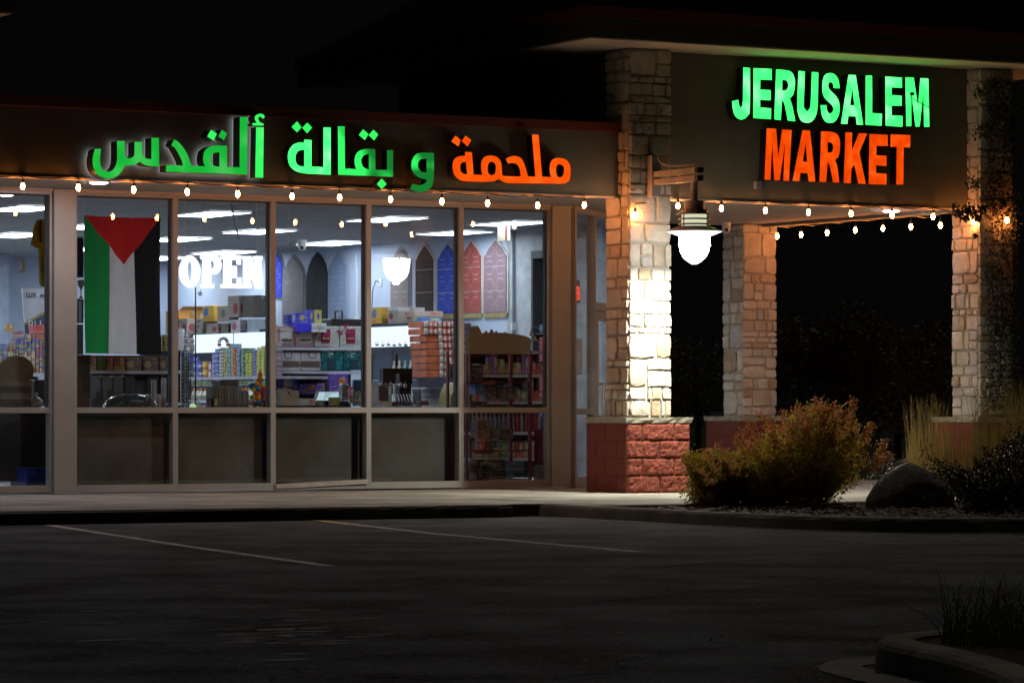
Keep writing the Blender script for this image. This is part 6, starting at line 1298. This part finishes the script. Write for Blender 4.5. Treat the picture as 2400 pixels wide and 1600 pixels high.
# background trees and bushes beyond the portico
BGL = [M('night_leaf', (.18, .18, .12), .8), M('night_leaf_pale', (.3, .28, .2), .8)]
def bush(label, x, dep, w, h, n, seed, name='tree'):
    c_ = at_depth(x, dep, -.1); rg = random.Random(seed); t = thing(name, label, 'tree', tuple(c_)); pts = []; dirs = []; idx = []
    lobes = [(rg.uniform(-.8, .8)*w, rg.uniform(-.4, .4)*w, rg.uniform(.3, .85)*h, rg.uniform(.25, .5)*w) for _ in range(9)]
    for _ in range(n):
        lx, ly, lz, r_ = rg.choice(lobes); d = Vector((rg.gauss(0, 1), rg.gauss(0, 1), rg.gauss(0, 1))).normalized()*r_*rg.random()**.4
        p = Vector((c_.x+RT.x*(lx+d.x)+SI*(ly+d.y), c_.y+RT.y*(lx+d.x)+CO*(ly+d.y), max(.05, lz+d.z*.9))); pts.append(p[:]); dirs.append(d.normalized()[:]); idx.append(int(rg.random() < .12))
    leaf_cloud('crown', t, pts, dirs, .11, BGL, idx, seed)
    MB().tube([c_, c_+Vector((.05, 0, h*.4)), c_+Vector((0, .1, h*.75))], .07, 6, .02).obj('trunk', TW, t)
bush('dark bushy tree seen between the left and rear pillars', 1600, 62, 1.4, 2.4, 5000, 1)
bush('dark tree right of the rear pillar, tallest of the background row', 1835, 62, 1.0, 3.0, 4500, 2)
bush('dark rounded tree in the middle of the background row', 1960, 64, 1.5, 2.3, 5500, 3)
bush('dark tree left of the right pillar with a pointed top', 2060, 62, 1.2, 2.9, 5200, 4)
bush('dark low tree close to the tall grass', 2160, 60, 1.0, 2.1, 4200, 5)
# ================================================================== NEAR ISLAND, bottom right
ni = [(6.2, 7.0), (7.1, 8.9), (7.8, 10.2), (8.12, 10.95), (8.26, 11.4), (8.42, 11.72), (8.7, 11.95), (9.2, 12.1), (11, 12.4), (14, 12.6)]
ni2 = [(p[0], p[1]) for p in ni]
tag(kerb('near_kerb', ni2[::-1], .16, chip=.004), kind='structure')
# gutter follows the kerb face
gt = []
for i, p in enumerate(ni2):
    q0 = Vector(ni2[max(i-1, 0)]); q1 = Vector(ni2[min(i+1, len(ni2)-1)]); d = (q1-q0).normalized(); gt.append((p[0]-d.y*.14, p[1]+d.x*.14))
fine = []
for i in range(len(gt)-1): fine += lerp_pts(gt[i], gt[i+1], 6)[:-1]
tag(strip('near_gutter', fine, .2, GZ+.004, M('near_gutter_concrete', (.2, .19, .16), .9, 0, .3, 5), ''), kind='structure')
isl_p = [(p[0]+.1, p[1]-.02) for p in ni2]+[(14, 7.0)]
tag(MB().poly([[(p[0], p[1], -.02) for p in isl_p]]).obj('near_island_soil', MULCH), kind='structure')
STG = M('island_grass_leaf', (.3, .29, .12), .7)
for k, (u, v) in enumerate(((8.85, 11.35), (8.9, 10.9), (9.5, 11.5), (9.2, 10.6), (9.5, 11.0), (8.75, 10.4))):
    grass(['grass tuft nearest the corner of the near island', 'second grass tuft behind the near kerb', 'tall grass tuft at the back of the near island', 'grass tuft in the middle of the near island', 'grass tuft at the right edge of the near island', 'low grass tuft close to the near kerb'][k], (u, v, -.02), .3, .3, 330, .08, .3 if k not in (2, 4) else .7, STG, 30+k, .5, .0035, 'grass_tuft')
